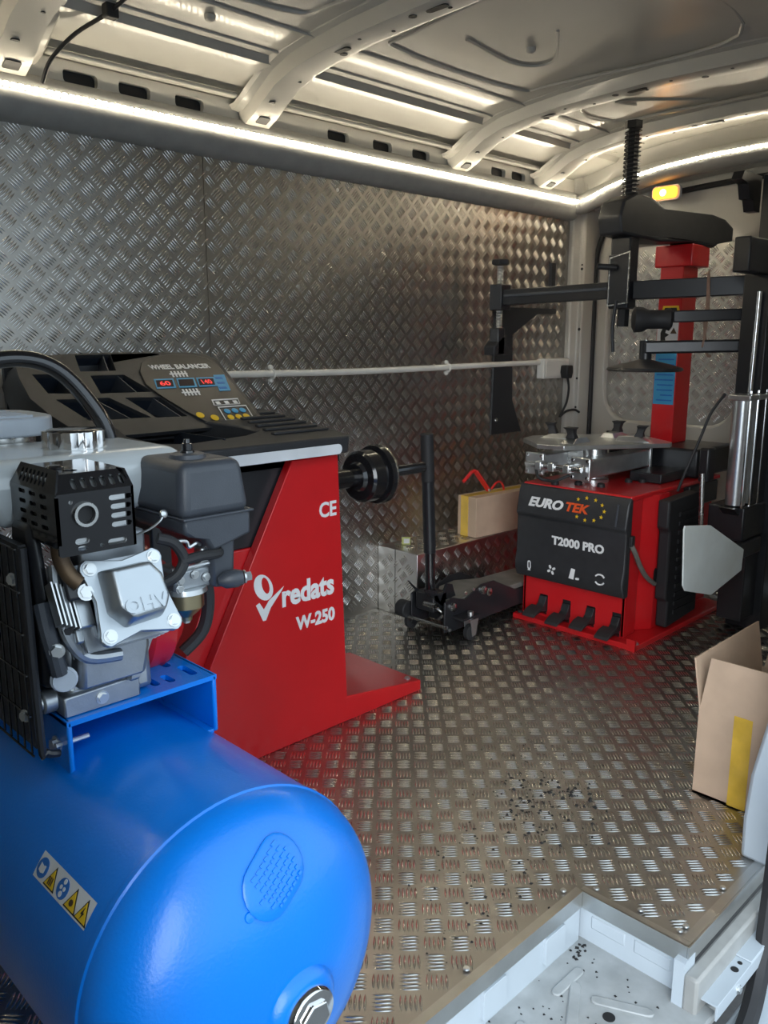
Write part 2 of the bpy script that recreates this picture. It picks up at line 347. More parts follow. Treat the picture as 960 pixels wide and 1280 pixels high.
# ---- rear wall, doors, pillar, header
wr = thing('wall_rear', (3.85,1.5,0), 'pale painted rear door frame of the van', 'wall', kind='structure')
MB().prism([(3.765,WY+.004),(3.765,2.455),(3.80,2.43),(3.80,2.405),(3.88,2.39),(3.95,2.39),(3.95,WY+.03)], 'Z', 0, 1.95).build('rear_pillar', 'van_paint', wr, .012)
for z, r in ((1.20,.008),(.95,.006),(1.5,.007),(1.52,.005),(.80,.006)): MB().cyl((3.80,2.418,z), (3.7985,2.418,z), r, 12).build('pillar_hole', 'dark', wr)
hp = [(2.46,1.80),(2.437,1.818),(2.36,1.842),(2.26,1.869),(2.135,1.902),(1.975,1.926),(1.75,1.944),(1.543,1.95),(1.2,1.94),(.9,1.90),(.7,1.86),(.58,1.80)]
mb = MB(); mb.sweep([(3.86,y,z) for y, z in hp], [(-.07,.14),(-.05,.03),(.0,-.05),(.09,-.06),(.09,.14)]); mb.build('rear_header', 'van_paint', wr, ang=30)
for nm, y0, y1, flip in (('door_1', 1.545, 2.40, 1), ('door_2', .59, 1.535, -1)):
    d = thing(nm, (3.92,(y0+y1)/2,0), 'white inner rear door with a tread plate panel'+(' behind the red column' if flip > 0 else ' beyond the black mast at the right'), 'door', kind='structure')
    a, b = y0+.08, y1-.085
    hole = rrect(a, b, .74, 1.60, .14, 6)
    outer = [(y0,.02),(y1,.02),(y1,1.55),(y1-.02,1.68),(y1-.09,1.79),(y1-.2,1.86),(y0,1.90)] if flip > 0 else [(y0,.02),(y1,.02),(y1,1.90),(y0+.2,1.86),(y0,1.6)]
    MB().plate(outer, [hole], ((3.90,0,0), Y_, Z_, nX), .05).build('door_frame', 'van_paint', d, .012, 2)
    MB().box(3.925, 3.93, a-.02, b+.02, .72, 1.62).build('door_panel', 'alu_tread', d)
    tread('tread_bars', d, 'alu_bar', (3.925,0,0), Y_, Z_, nX, lambda p, q, a=a, b=b: a < p < b and .75 < q < 1.59, (a, b, .74, 1.6))
    MB().box(3.893, 3.90, b-.09 if flip > 0 else a, b-.03 if flip > 0 else a+.06, .62, .68).build('door_latch_recess', 'dark', d, .004)
    MB().box(3.94, 3.96, y0, y1, .02, 1.9).build('door_skin', 'van_paint', d)
sp = [(3.885,2.385,.05),(3.885,2.385,.8),(3.885,2.39,1.45),(3.885,2.375,1.62),(3.885,2.31,1.73),(3.885,2.2,1.79),(3.885,1.95,1.83),(3.885,1.5,1.85),(3.885,1.0,1.84)]
s = MB().tube(sp, .013, 8, 5).build('door_seal', 'rubber'); tag(s, 'black rubber seal around the rear door opening', 'seal', kind='structure')
# ---- right wall, front bulkhead, ground
rw = thing('wall_right', (2.8,.56,0), 'white painted side wall behind the side door opening', 'wall', kind='structure')
MB().box(1.88, 3.95, .53, .56, -.02, 1.97).build('wall_panel', 'van_white', rw)
MB().prism([(1.76,.0),(1.755,.10),(1.775,.2),(1.87,.34),(1.93,.60),(1.93,1.95),(2.0,1.95),(2.0,0)], 'Y', .55, .635).build('door_pillar', 'van_white', rw, .01)
MB().tube([(1.72,.535,.62),(1.70,.535,.25),(1.67,.53,0),(1.62,.52,-.13),(1.5,.50,-.2),(1.3,.49,-.21)], .020, 8, 5).build('door_seal', 'rubber', rw)
MB().box(-.5, 1.8, .50, .58, 1.88, 2.0).build('door_header', 'van_white', rw)
fb = MB().box(-.55, -.5, .5, 2.5, -.02, 2.05).build('wall_front', 'van_paint'); tag(fb, 'pale painted bulkhead wall of the van', 'wall', kind='structure')
MB().box(-.5, .163, .565, .60, -.2, 1.95).build('wall_panel', 'trunk_grey', rw)
g = MB().box(-9, 12, -12, 14, -.65, -.60).build('ground', 'asphalt'); tag(g, 'grey tarmac ground outside the open side door', 'ground', kind='structure')
# ================================================================ LAMPS AND WALL FITTINGS
ld = thing('led_strip_light', (2.4,2.44,1.8), 'white glowing LED strip on grey rounded trunking along wall and rear header', 'light')
mb = MB(); sec = [(WY-.001, 1.735)]+[(WY-.005-.062*math.sin(math.radians(a)), 1.802-.067*math.cos(math.radians(a))) for a in range(10, 180, 12)]+[(WY-.001, 1.869)]
mb.prism(sec, 'X', -.45, 3.765); mb.build('trunking', 'trunk_grey', ld, ang=30)
mb = MB(); rp = [(3.785,y,z-.012) for y, z in hp]
rp[0] = (3.74,2.45,1.802); rp[1] = (3.77,2.425,1.806)
mb.tube(rp, .048, 14, 5); mb.build('trunking', 'trunk_grey', ld)
mb = MB(); mb.box(-.45, 3.735, WY-.0685, WY-.066, 1.809, 1.821); mb.build('led_tape', 'trunk_grey', ld)
mb = MB(); x = -.44
while x < 3.735:
    mb.box(x, x+.0095, WY-.074, WY-.0665, 1.810, 1.8205); x += .020
mb.build('led_beads', 'led', ld)['kind'] = 'stuff'
# beads on the rear run follow the arched header
P = [Vector((3.735,2.402,1.815)), Vector((3.737,2.36,1.826))]+[Vector((3.737,y,z-.012+.006)) for y, z in hp[3:]]
mb = MB(); d = 0
for a, b in zip(P[:-1], P[1:]):
    L = (b-a).length; t = (b-a)/L
    while d < L:
        c = a+t*d; mb.obox(c, t*.0048, (.004,0,0), (0,-t.z*.0055,t.y*.0055)); d += .020
    d -= L
mb.build('led_beads', 'led', ld)['kind'] = 'stuff'
# amber marker lamp on the rear header
for (y, z), lab in (((1.985,1.815), 'lit amber marker lamp on the rear header beside the lifting head'),):
    al = thing('marker_lamp', (3.80,y,z), lab, 'lamp')
    MB().prism(rrect(y-.07, y+.07, z-.034, z+.034, .02), 'X', 3.795, 3.815).build('lamp_housing', 'strip_white', al, .004)
    mb = MB(); mb.prism(rrect(y-.058, y+.058, z-.026, z+.026, .016), 'X', 3.780, 3.797); mb.build('lens', 'amber', al, .006)
    MB().lathe((3.777,y+.005,z), (-1,0,0), [(0,.016),(.006,.013),(.010,.006),(.011,0)], 14).build('bulb', 'amber_bulb', al)
cbl = thing('roof_cable', (1.10,2.3,1.9), 'thin black wiring cable hanging down beside the roof rib, upper left', 'cable')
MB().tube([(1.19,2.12,2.02),(1.165,2.2,1.985),(1.115,2.30,1.945),(1.07,2.36,1.885),(1.055,2.39,1.83)], .0055, 8, 5).build('cable', 'rubber', cbl)
MB().box(1.15, 1.185, 2.185, 2.215, 1.97, 2.005).build('cable_clip', 'rubber', cbl, .004)
# white conduit on the left wall
cp = thing('conduit_pipe', (2.6,2.46,1.03), 'long white plastic conduit pipe clipped along the tread plate wall', 'pipe')
MB().tube([(.98,2.463,1.03),(1.7,2.463,1.029),(2.2,2.463,1.024),(2.6,2.463,1.026),(3.1,2.463,1.032),(3.52,2.463,1.036)], .0125, 12, 4).build('pipe', 'cable_white', cp)
for x in (1.86, 2.83):
    mb = MB(); mb.tube([(x,2.463+.015*math.sin(a),1.026+.0155*math.cos(a)) for a in [math.pi*2*i/10 for i in range(10)]], .0045, 6, 2, True)
    c = mb.build('clip', 'cable_white', cp)
    for s in (-1, 1): MB().lathe((x,2.479,1.026+s*.024), nY, [(0,.009),(.010,.008),(.013,.004)], 12).build('clip_lug', 'cable_white', c)
so = thing('wall_socket', (3.63,2.44,1.0), 'white plastic socket box at the end of the conduit by the rear pillar', 'socket')
MB().box(3.52, 3.745, 2.432, 2.478, .955, 1.055).build('socket_body', 'cable_white', so, .006)
MB().box(3.535, 3.73, 2.429, 2.434, .965, 1.045).build('socket_face', 'cable_white', so, .003)
pl = thing('power_plug', (3.70,2.40,.98), 'black mains plug with hanging cable in the socket by the pillar', 'plug')
MB().prism([(3.665,.955),(3.705,.955),(3.715,.985),(3.71,1.02),(3.66,1.02),(3.655,.985)], 'Y', 2.385, 2.428).build('plug_body', 'rubber', pl, .006)
MB().tube([(3.685,2.40,.957),(3.70,2.40,.90),(3.70,2.41,.83),(3.68,2.42,.785),(3.66,2.42,.76),(3.70,2.41,.785),(3.76,2.40,.79),(3.80,2.395,.775)], .006, 8, 6).build('cable', 'rubber', pl)
so2 = thing('wall_socket', (.86,2.45,1.02), 'white socket box on the wall behind the balancer console, left edge', 'socket')
MB().box(.72, .90, 2.42, 2.478, .955, 1.085).build('socket_body', 'cable_white', so2, .008)
MB().box(.82, .855, 2.395, 2.421, .985, 1.045).build('plug', 'rubber', so2, .005)
wb = thing('wall_bracket', (3.2,2.47,1.0), 'flat black steel upright with gussets mounted on the wall behind the conduit', 'bracket')
MB().prism([(3.155,.70),(3.395,.70),(3.315,.86),(3.302,1.17),(3.50,1.27),(3.66,1.275),(3.66,1.30),(3.165,1.30)], 'Y', 2.468, 2.479).build('upright', 'black_paint', wb, .002)
MB().box(3.60, 3.632, 2.462, 2.479, 1.36, 1.52).build('hanger_plate', 'black_paint', wb)
bolt((3.19,2.468,.77), nY, .007, 'bolt', 'chrome', wb)
# ================================================================ AIR COMPRESSOR
CX, CZ, CR, CY = .553, .333, .2266, .85
ac = thing('air_compressor', (.55,1.3,0), 'petrol air compressor with big blue tank and silver engine on top', 'compressor')
prof = [(CY-.13*math.sin(math.radians(a)), CR*math.cos(math.radians(a))) for a in range(90, 0, -5)]+[(CY,CR),(CY+.02,CR),(1.7,CR)]+[(1.7+.13*math.sin(math.radians(a)), CR*math.cos(math.radians(a))) for a in range(10, 91, 10)]
tank = MB().lathe((CX,0,CZ), Y_, prof, 72).build('tank', 'blue_paint', ac, ang=60)
MB().lathe((CX,CY+.004,CZ), Y_, [(-.009,CR-.002),(-.005,CR+.0022),(.003,CR+.0022),(.008,CR-.002)], 72).build('weld_seam', 'blue_paint', tank)
def dome(x, z): return CY-.13*math.sqrt(max(0, 1-((x-CX)**2+(z-CZ)**2)/CR**2))
def domen(x, z):
    y = dome(x, z); return Vector(((x-CX)/CR**2, (y-CY)/.13**2, (z-CZ)/CR**2)).normalized()
# end plug in a welded boss
pc = Vector((.566, dome(.566,.313), .313)); pn = domen(.566,.313)
MB().lathe(pc-pn*.01, pn, [(0,.056),(.012,.052),(.018,.045),(.020,.040)], 36).build('boss', 'blue_paint', tank)
pg = MB().lathe(pc+pn*.006, pn, [(0,.036),(.010,.0365),(.014,.034),(.015,.026)], 36).build('end_plug', 'chrome', ac)
MB().cyl(pc+pn*.019, pc+pn*.027, .025, 6, .0235).build('hex_head', 'chrome', pg, .002)
# raised oval name plate following the dome
def oval(s):
    P = []
    c0 = Vector((.552,.488)); a = math.radians(28); e = Vector((math.cos(a), math.sin(a)))
    for q in slot(0, 0, .098*s, .066*s, 0, 10): P.append((c0.x+e.x*q[0]-e.y*q[1], c0.y+e.y*q[0]+e.x*q[1]))
    return P
mb = MB(); rings = [(1,-.001),(1,.0035),(.94,.005),(.6,.0055),(.25,.0055)]; n = len(oval(1)); vs = []
for s_, h in rings:
    for x, z in oval(s_):
        nn = domen(x, z); vs.append(Vector((x, dome(x, z), z))+nn*h)
fs = [(j*n+i, j*n+(i+1) % n, (j+1)*n+(i+1) % n, (j+1)*n+i) for j in range(len(rings)-1) for i in range(n)]+[tuple(4*n+i for i in range(n))]
mb.add(vs, fs); npl = mb.build('name_plate', 'blue_paint', ac, ang=50)
mb = MB(); a = math.radians(28)
for r_ in range(-3, 4):
    q = -.036+random.random()*.004
    while q < .034:
        l = random.uniform(.003, .009)
        if abs(q)+abs(r_)*.0035 < .037:
            x = .552+math.cos(a)*(q+l/2)-math.sin(a)*r_*.0075; z = .488+math.sin(a)*(q+l/2)+math.cos(a)*r_*.0075
            nn = domen(x, z); c = Vector((x, dome(x, z), z))+nn*.006; u = Vector((math.cos(a),0,math.sin(a))); u = (u-nn*u.dot(nn)).normalized()
            mb.obox(c, u*l/2, nn.cross(u)*.0018, nn*.001)
        q += l+.0025
mb.build('embossed_rows', 'blue_paint', npl)['kind'] = 'stuff'
x, z = .507, .462; MB().lathe(Vector((x, dome(x, z), z))-domen(x, z)*.002, domen(x, z), [(0,.008),(.004,.006),(.005,0)], 12).build('plate_tab', 'blue_paint', npl)
# pictogram sticker wrapped on the tank side: s runs from the far end to the near end, t from top to bottom
def cylp(s, t, h=.0):
    y = 1.031-s*.151; a = math.radians(140.3+8.5*t); return Vector((CX+(CR+h)*math.cos(a), y, CZ+(CR+h)*math.sin(a)))
def wrap(poly, h, name, mat, par):
    mb = MB(); tri = tessellate_polygon([[Vector((q[0], q[1], 0)) for q in poly]]); n = len(poly)
    mb.add([cylp(q[0], q[1], h) for q in poly]+[cylp(q[0], q[1], h-.0006) for q in poly], [tuple(t) for t in tri]+[tuple(i+n for i in t) for t in tri]+[(i, (i+1) % n, (i+1) % n+n, i+n) for i in range(n)])
    return mb.build(name, mat, par)
mb = MB(); N = 12
vs = [cylp(i/N, t/4, h) for h in (.0007,.0001) for i in range(N+1) for t in range(5)]
fs = [(i*5+t, i*5+t+1, (i+1)*5+t+1, (i+1)*5+t) for i in range(N) for t in range(4)]
mb.add(vs, fs); stk = mb.build('pictogram_sticker', 'sticker', ac)
ar = .151/(CR*math.radians(8.5))
for k in range(5):
    sx = .1+.2*k
    if k in (0, 2):
        wrap([(sx+.40*math.cos(q)/ar, .52+.38*math.sin(q)) for q in [2*math.pi*i/20 for i in range(20)]], .0013, 'blue_disc', 'blue_ink', stk)
        if k == 0: wrap([(sx-.2/ar,.38),(sx,.43),(sx+.2/ar,.38),(sx+.2/ar,.66),(sx,.71),(sx-.2/ar,.66)], .0019, 'book_symbol', 'sticker', stk)
        else:
            for dx, dy, rr in ((0,.26,.10),(-.12,.5,.08),(.12,.5,.08),(0,.72,.11)): wrap([(sx+(dx+rr*math.cos(q))/ar, dy+rr*math.sin(q)) for q in [2*math.pi*i/10 for i in range(10)]], .0019, 'face_symbol', 'sticker', stk)
    else:
        wrap([(sx,.10),(sx+.46/ar,.92),(sx-.46/ar,.92)], .0013, 'warning_border', 'dark', stk)
        wrap([(sx,.22),(sx+.36/ar,.86),(sx-.36/ar,.86)], .0019, 'warning_triangle', 'yellow_ink', stk)
        if k == 4: wrap([(sx+.02/ar,.38),(sx-.10/ar,.64),(sx-.01/ar,.64),(sx-.05/ar,.82),(sx+.10/ar,.57),(sx+.01/ar,.57)], .0024, 'bolt_symbol', 'dark', stk)
        elif k == 3: wrap([(sx+.13*math.cos(q)/ar, .64+.12*math.sin(q)) for q in [2*math.pi*i/10 for i in range(10)]], .0024, 'fan_symbol', 'rust', stk)
        else:
            for j in (-.12, 0, .12): wrap([(sx+(j-.03)/ar,.5),(sx+(j+.03)/ar,.5),(sx+(j+.03)/ar,.8),(sx+(j-.03)/ar,.8)], .0024, 'heat_symbol', 'rust', stk)
for y in (.98, 1.6):
    for s in (-1, 1):
        x = CX+s*.17; f = MB().prism([(x-.03,.0),(x+.03,.0),(x+.03,.20),(x-.03,.20)], 'Y', y-.004, y+.004).build('foot', 'blue_paint', ac)
        MB().box(x-.035, x+.035, y-.03, y+.03, 0, .02).build('rubber_pad', 'rubber', f)
# U-shaped engine bracket with slots
zt = .614
br = MB().plate([(.449,1.10),(.70,1.10),(.70,1.50),(.449,1.50)],
    [slot(.609,1.148,.044,.013,1.57), slot(.634,1.140,.036,.013,1.57), slot(.675,1.148,.050,.014,1.57), slot(.661,1.20,.036,.013,1.57)],
    ((0,0,zt), X_, Y_, Z_), .008).build('engine_bracket', 'blue_paint', ac)
for x0, x1, fx in ((.449,.457,.485),(.692,.70,.665)):
    zf = CZ+math.sqrt(CR**2-(x0-CX)**2)-.002
    mb = MB(); mb.box(x0, x1, 1.10, 1.50, .515, zt); mb.build('bracket_flange', 'blue_paint', br, .003)
    lo, hi = sorted((x0, fx)); mb = MB(); mb.box(lo, hi, 1.10, 1.50, .513, .521); mb.build('bracket_lip', 'blue_paint', br, .002)
bolt((.449,1.14,.565), nX, .011, 'bolt', 'zinc', br); MB().cyl((.44,1.125,.572), (.49,1.125,.572), .0045, 10).build('stud', 'zinc', br)
# ---------------- engine
en = MB()
en.prism([(1.12,.617),(1.34,.617),(1.34,.70),(1.30,.79),(1.20,.80),(1.14,.765),(1.125,.70)], 'X', .462, .60)
eng = en.build('engine_block', 'alu_cast', ac, .012, 2)
MB().prism([(.452,.615),(.572,.615),(.572,.642),(.56,.648),(.452,.645)], 'Y', 1.112, 1.15).build('engine_foot', 'alu_cast', eng, .003)
MB().prism([(.47,.655),(.575,.655),(.585,.70),(.58,.735),(.475,.735)], 'Y', 1.095, 1.13).build('crankcase_cover', 'alu_cast', eng, .008)
MB().prism([(.55,.645),(.565,.645),(.605,.735),(.575,.735)], 'Y', 1.10, 1.12).build('cast_rib', 'alu_cast', eng, .004)
MB().cyl((.452,1.14,.637), (.43,1.14,.637), .017, 16).build('shaft_boss', 'alu_cast', eng, .003)
MB().lathe((.452,1.105,.680), (-.3,-1,0), [(0,.018),(.006,.019),(.008,.016),(.012,.016)], 18).build('dipstick_cap', 'pump_grey', eng)
for p, n_, r in (((.51,1.112,.630), nY, .0075), ((.430,1.14,.637), (-1,0,0), .009), ((.555,1.13,.648), Z_, .009), ((.475,1.13,.648), Z_, .009)): bolt(p, n_, r, 'bolt', 'zinc', eng)
# cylinder with fins, inclined
U = Vector((1,0,0)); V = Vector((0,.45,.893)).normalized(); NN = U.cross(V); FC = Vector((.538,1.066,.792))
for k in range(7):
    MB().obox(FC-NN*(.030+k*.014), U*.066, V*.062, NN*.0022).build('cooling_fin', 'alu_cast', eng)
MB().obox(FC-NN*.07, U*.05, V*.048, NN*.07).build('cylinder', 'alu_cast', eng, .006)
MB().obox(FC-NN*.012, U*.05, V*.052, NN*.012).build('cylinder_head', 'alu_cast', eng, .006)
# valve cover: flange with four ears and a domed lid
flange = []
for cx, cy, a0 in ((.049,.046,-30),(-.049,.046,60),(-.046,-.052,150),(.052,-.052,240)):
    for i in range(7): q = math.radians(a0+i*25); flange.append((cx+.014*math.cos(q), cy+.014*math.sin(q)))
    k = {(.049,.046):(-.0,.050),(-.049,.046):(-.052,0),(-.046,-.052):(0,-.055),(.052,-.052):(.055,0)}[(cx,cy)]; flange.append(k)
vc = MB().ngon(flange, (FC, U, V, NN), .010).build('valve_cover', 'alu_cover', eng, .003)
o1 = [(-.040,.040),(.030,.042),(.046,.018),(.048,-.022),(.036,-.042),(-.022,-.046),(-.042,-.022)]
mb = MB(); n = len(o1); vs = []
for s_, h in ((1.0,.008),(.98,.016),(.84,.040),(.78,.043)):
    for q in o1: vs.append(FC+U*(q[0]*s_+.003*(1-s_))+V*(q[1]*s_)+NN*h)
mb.add(vs, [(j*n+i, j*n+(i+1) % n, (j+1)*n+(i+1) % n, (j+1)*n+i) for j in range(3) for i in range(n)]+[tuple(3*n+i for i in range(n))])
MB.build(mb, 'cover_dome', 'alu_cover', eng, .004, 3)
text('OHV', 'embossed_letters', 'alu_cover', eng, FC-U*.030-V*.033+NN*.0432, U, V, .066, .021, .0022, .035)
for cx, cy in ((.049,.046),(-.049,.046),(-.046,-.052),(.052,-.052)): bolt(FC+U*cx+V*cy+NN*.010, NN, .0075, 'bolt', 'zinc', eng)
# muffler: silver can inside a black slotted guard
MB().prism([(1.0555,.872),(1.0555,.949),(1.075,.9685),(1.19,.9685),(1.19,.872)], 'X', .446, .541).build('muffler_can', 'zinc', eng, .004)
gx0, gx1, gz0, gz1, gy = .438, .548, .868, .952, 1.05
hl = [slot(gx1-.020, gz1-.013-k*.0125, .030 if k else .034, .007) for k in range(4)]+[slot(.470,.886,.020,.008), slot(.470,.876,.014,.007), slot(.520,.878,.028,.008), circ(.476,.922,.016,18), circ(.497,.876,.003,8), circ(.458,.940,.003,8)]
gd = MB().plate(rrect(gx0, gx1, gz0, gz1, .004), hl, ((0,gy,0), X_, Z_, nY), .004).build('muffler_guard', 'black_gloss', eng)
MB().plate(rrect(1.05, 1.20, gz0+.012, gz1, .004), [slot(1.09+j*.035, .945-k*.014, .022, .006) for j in range(3) for k in range(4)], ((gx0,0,0), Y_, Z_, nX), .004).build('guard_side', 'black_gloss', eng)
MB().box(gx1-.004, gx1, 1.05, 1.20, gz0, gz1).build('guard_side', 'black_gloss', eng)
# sloping guard roof with slots at its edges
a = Vector((gx0, gy, gz1)); ln = .032
MB().plate([(0,0),(.110,0),(.098,ln),(.014,ln)], [slot(.030+j*.0135, ln*.45, .018, .0075, 1.5) for j in range(6)], (a, (1,0,0), Vector((0,.70,.71)), Vector((0,-.71,.70))), .003).build('guard_roof', 'black_gloss', eng)
MB().plate([(0,0),(.15,0),(.14,ln),(.022,ln)], [slot(.045+j*.013, ln*.5, .020, .006, 1.5) for j in range(7)], (a, (0,1,0), Vector((.43,0,.90)).normalized(), Vector((-.9,0,.43)).normalized()), .003).build('guard_roof', 'black_gloss', eng)
MB().plate([(.452,1.0725),(.536,1.0725),(.548,1.10),(.548,1.20),(.452,1.20),(.452,1.09)], [circ(.482,1.10,.010,12)], ((0,0,gz1+.0225), X_, Y_, Z_), .003).build('guard_roof', 'black_gloss', eng)
MB().prism([(1.072,gz1+.022),(1.20,gz1+.022),(1.20,gz1-.01),(1.05,gz1-.01),(1.05,gz1)], 'X', gx1-.004, gx1).build('guard_side', 'black_gloss', eng)
MB().lathe((.470,1.12,gz1+.02), Z_, [(0,.012),(.006,.012),(.009,.008)], 10).build('guard_boss', 'black_gloss', eng)
bolt((.482,1.10,gz1+.016), Z_, .006, 'bolt', 'chrome', eng)
mb = MB(); mb.lathe((.476,1.054,.922), nY, [(0,.0175),(.006,.0175),(.010,.0165),(.010,.0125),(-.03,.012)], 24); mb.build('exhaust_outlet', 'steel', eng)
MB().cyl((.476,1.052,.922), (.476,1.0525,.922), .0122, 20).build('outlet_bore', 'dark', eng)
MB().tube([(.458,1.10,.885),(.458,1.095,.855),(.464,1.085,.832),(.474,1.078,.820)], .0115, 12, 5).build('exhaust_elbow', 'rust', eng)
MB().obox((.476,1.082,.815), U*.022, V*.018, NN*.004).build('exhaust_flange', 'black_paint', eng, .004)
bolt((.480,1.072,.808), (-.2,-.9,.3), .009, 'nut', 'zinc', eng)
MB().box(.495, .60, 1.12, 1.20, .79, .872).build('head_top', 'alu_cast', eng, .006)
MB().obox((.482,1.085,.775), U*.016, V*.022, NN*.010).build('head_side_block', 'alu_cover', eng, .003)
MB().obox((.476,1.085,.742), U*.014, V*.010, NN*.010).build('head_side_block', 'alu_cover', eng, .003)
for k in range(5): MB().obox((.440+k*.0062,1.088,.795-k*.003), (.0011,0,0), V*.030, NN*.012).build('side_fin', 'zinc', eng)
# sheet cowl beside the fins, breather and lever at the left
MB().tube([(.458,1.12,.84),(.452,1.10,.79),(.458,1.09,.742),(.482,1.088,.708),(.53,1.085,.700)], .0095, 10, 5).build('cowl_edge', 'alu_cast', eng)
MB().prism([(1.12,.66),(1.2,.66),(1.22,.80),(1.20,.90),(1.14,.90),(1.12,.80)], 'X', .432, .452).build('fan_cowl', 'black_paint', eng, .01)
MB().tube([(.436,1.12,.79),(.436,1.105,.75),(.440,1.10,.72),(.445,1.10,.69)], .012, 10, 4).build('cast_boss', 'grey_plastic', eng)
bolt((.440,1.09,.728), (-.4,-.9,0), .008, 'bolt', 'zinc', eng); bolt((.455,1.085,.755), (-.2,-.95,0), .006, 'bolt', 'rubber', eng)
# red recoil housing behind the bracket
rh = MB().lathe((.60,1.27,.70), X_, [(0,.09),(.03,.112),(.07,.110),(.10,.08),(.115,.05),(.118,0)], 32).build('recoil_housing', 'red_paint', eng)
MB().tube([(.735,1.19,.78),(.745,1.185,.72),(.735,1.19,.66),(.70,1.20,.625)], .011, 8, 5).build('vent_hose', 'rubber', eng)
# carburettor
cb = MB(); cb.box(.632, .70, 1.10, 1.16, .765, .80); cb.build('carburettor', 'alu_cast', eng, .005)
MB().lathe((.662,1.12,.768), (0,0,-1), [(0,.034),(.008,.035),(.010,.030)], 22).build('bowl_flange', 'zinc', eng)
MB().lathe((.662,1.12,.760), (0,0,-1), [(0,.029),(.024,.029),(.032,.022),(.042,.010),(.048,.009)], 22).build('float_bowl', 'brass', eng)
bolt((.662,1.12,.712), (0,0,-1), .006, 'bolt', 'zinc', eng)
for p in ((.642,1.098,.785),(.668,1.098,.79),(.688,1.098,.782),(.640,1.098,.772)): bolt(p, nY, .0055, 'screw', 'zinc', eng)
MB().cyl((.628,1.10,.803), (.705,1.10,.803), .004, 8).build('throttle_shaft', 'zinc', eng)
MB().tube([(.628,1.10,.842),(.635,1.09,.850),(.65,1.09,.848),(.655,1.09,.838),(.668,1.09,.842),(.68,1.10,.836)], .003, 6, 4).build('choke_lever', 'zinc', eng)
MB().box(.645, .675, 1.105, 1.13, .80, .835).build('red_link', 'red_paint', eng, .004)
MB().box(.682, .70, 1.10, 1.13, .80, .83).build('lever_stack', 'zinc', eng, .004)
MB().tube([(.60,1.085,.862),(.622,1.078,.852),(.636,1.075,.825),(.622,1.075,.802),(.598,1.08,.792)], .0085, 10, 5).build('breather_hose', 'rubber', eng)
MB().tube([(.632,1.075,.822),(.66,1.07,.826),(.70,1.08,.822),(.71,1.10,.822)], .008, 10, 5).build('fuel_hose', 'rubber', eng)
MB().tube([(.57,1.10,.868),(.588,1.085,.878),(.604,1.08,.890),(.612,1.085,.902)], .0018, 6, 4).build('choke_rod', 'zinc', eng)
MB().lathe((.610,1.084,.897), (.2,-1,.3), [(0,.0065),(.004,.006),(.006,.003)], 12).build('choke_knob', 'zinc', eng)
# air filter
def lofted(pts, name, mat, par, bev, nseg=3):
    mb = MB(); n = 4; vs = []
    for z, x0, x1, y0, y1 in pts: vs += [(x0,y0,z),(x1,y0,z),(x1,y1,z),(x0,y1,z)]
    mb.add(vs, [(j*4+i, j*4+(i+1) % 4, (j+1)*4+(i+1) % 4, (j+1)*4+i) for j in range(len(pts)-1) for i in range(4)]+[(3,2,1,0), tuple(4*(len(pts)-1)+i for i in range(4))])
    return mb.build(name, mat, par, bev, nseg)
af = lofted([(.882,.636,.764,1.075,1.235),(.968,.644,.754,1.083,1.225)], 'air_filter_cover', 'grey_plastic', eng, .016, 4)
MB().prism([(.641,.883),(.763,.883),(.763,.845),(.69,.826),(.678,.848),(.650,.855),(.641,.862)], 'Y', 1.078, 1.232).build('air_filter_base', 'grey_plastic', eng, .005)
MB().box(.638, .766, 1.073, 1.237, .8815, .8855).build('filter_seam', 'grey_plastic', eng, .0015)
MB().prism([(.695,.84),(.742,.85),(.738,.775),(.715,.760),(.693,.765)], 'Y', 1.09, 1.15).build('intake_elbow', 'grey_plastic', eng, .008)
MB().lathe((.700,1.085,.775), (1,-.35,.05), [(0,.006),(.012,.014),(.030,.015),(.040,.012)], 16).build('elbow_boss', 'grey_plastic', eng)
bolt((.740,1.071,.777), (1,-.35,.05), .008, 'bolt', 'zinc', eng, .012)
MB().lathe((.690,1.14,.966), Z_, [(0,.030),(.008,.027),(.010,.022)], 24).build('filter_washer', 'grey_plastic', eng)
MB().lathe((.690,1.14,.975), Z_, [(0,.012),(.004,.011),(.005,.0085),(.015,.0085),(.016,.006),(.022,.005)], 12).build('wing_nut', 'black_gloss', eng)
# fuel tank
lofted([(.88,.425,.70,1.215,1.44),(.92,.405,.735,1.20,1.46),(.956,.405,.735,1.20,1.46),(.978,.43,.715,1.225,1.44)], 'fuel_tank', 'tank_white', eng, .028, 4)
MB().lathe((.585,1.31,.972), Z_, [(0,.060),(.004,.058),(.008,.045)], 30).build('filler_neck', 'tank_white', eng)
capP = [((.046+.0035*math.cos(9*q))*math.cos(q), (.046+.0035*math.cos(9*q))*math.sin(q)) for q in [2*math.pi*i/54 for i in range(54)]]
MB().ngon(capP, ((.585,1.31,.978), X_, Y_, Z_), .028).build('fuel_cap', 'chrome', eng, .004, 2)
MB().lathe((.585,1.31,1.005), Z_, [(0,.044),(.003,.040),(.004,.030)], 30).build('cap_top', 'black_gloss', eng)
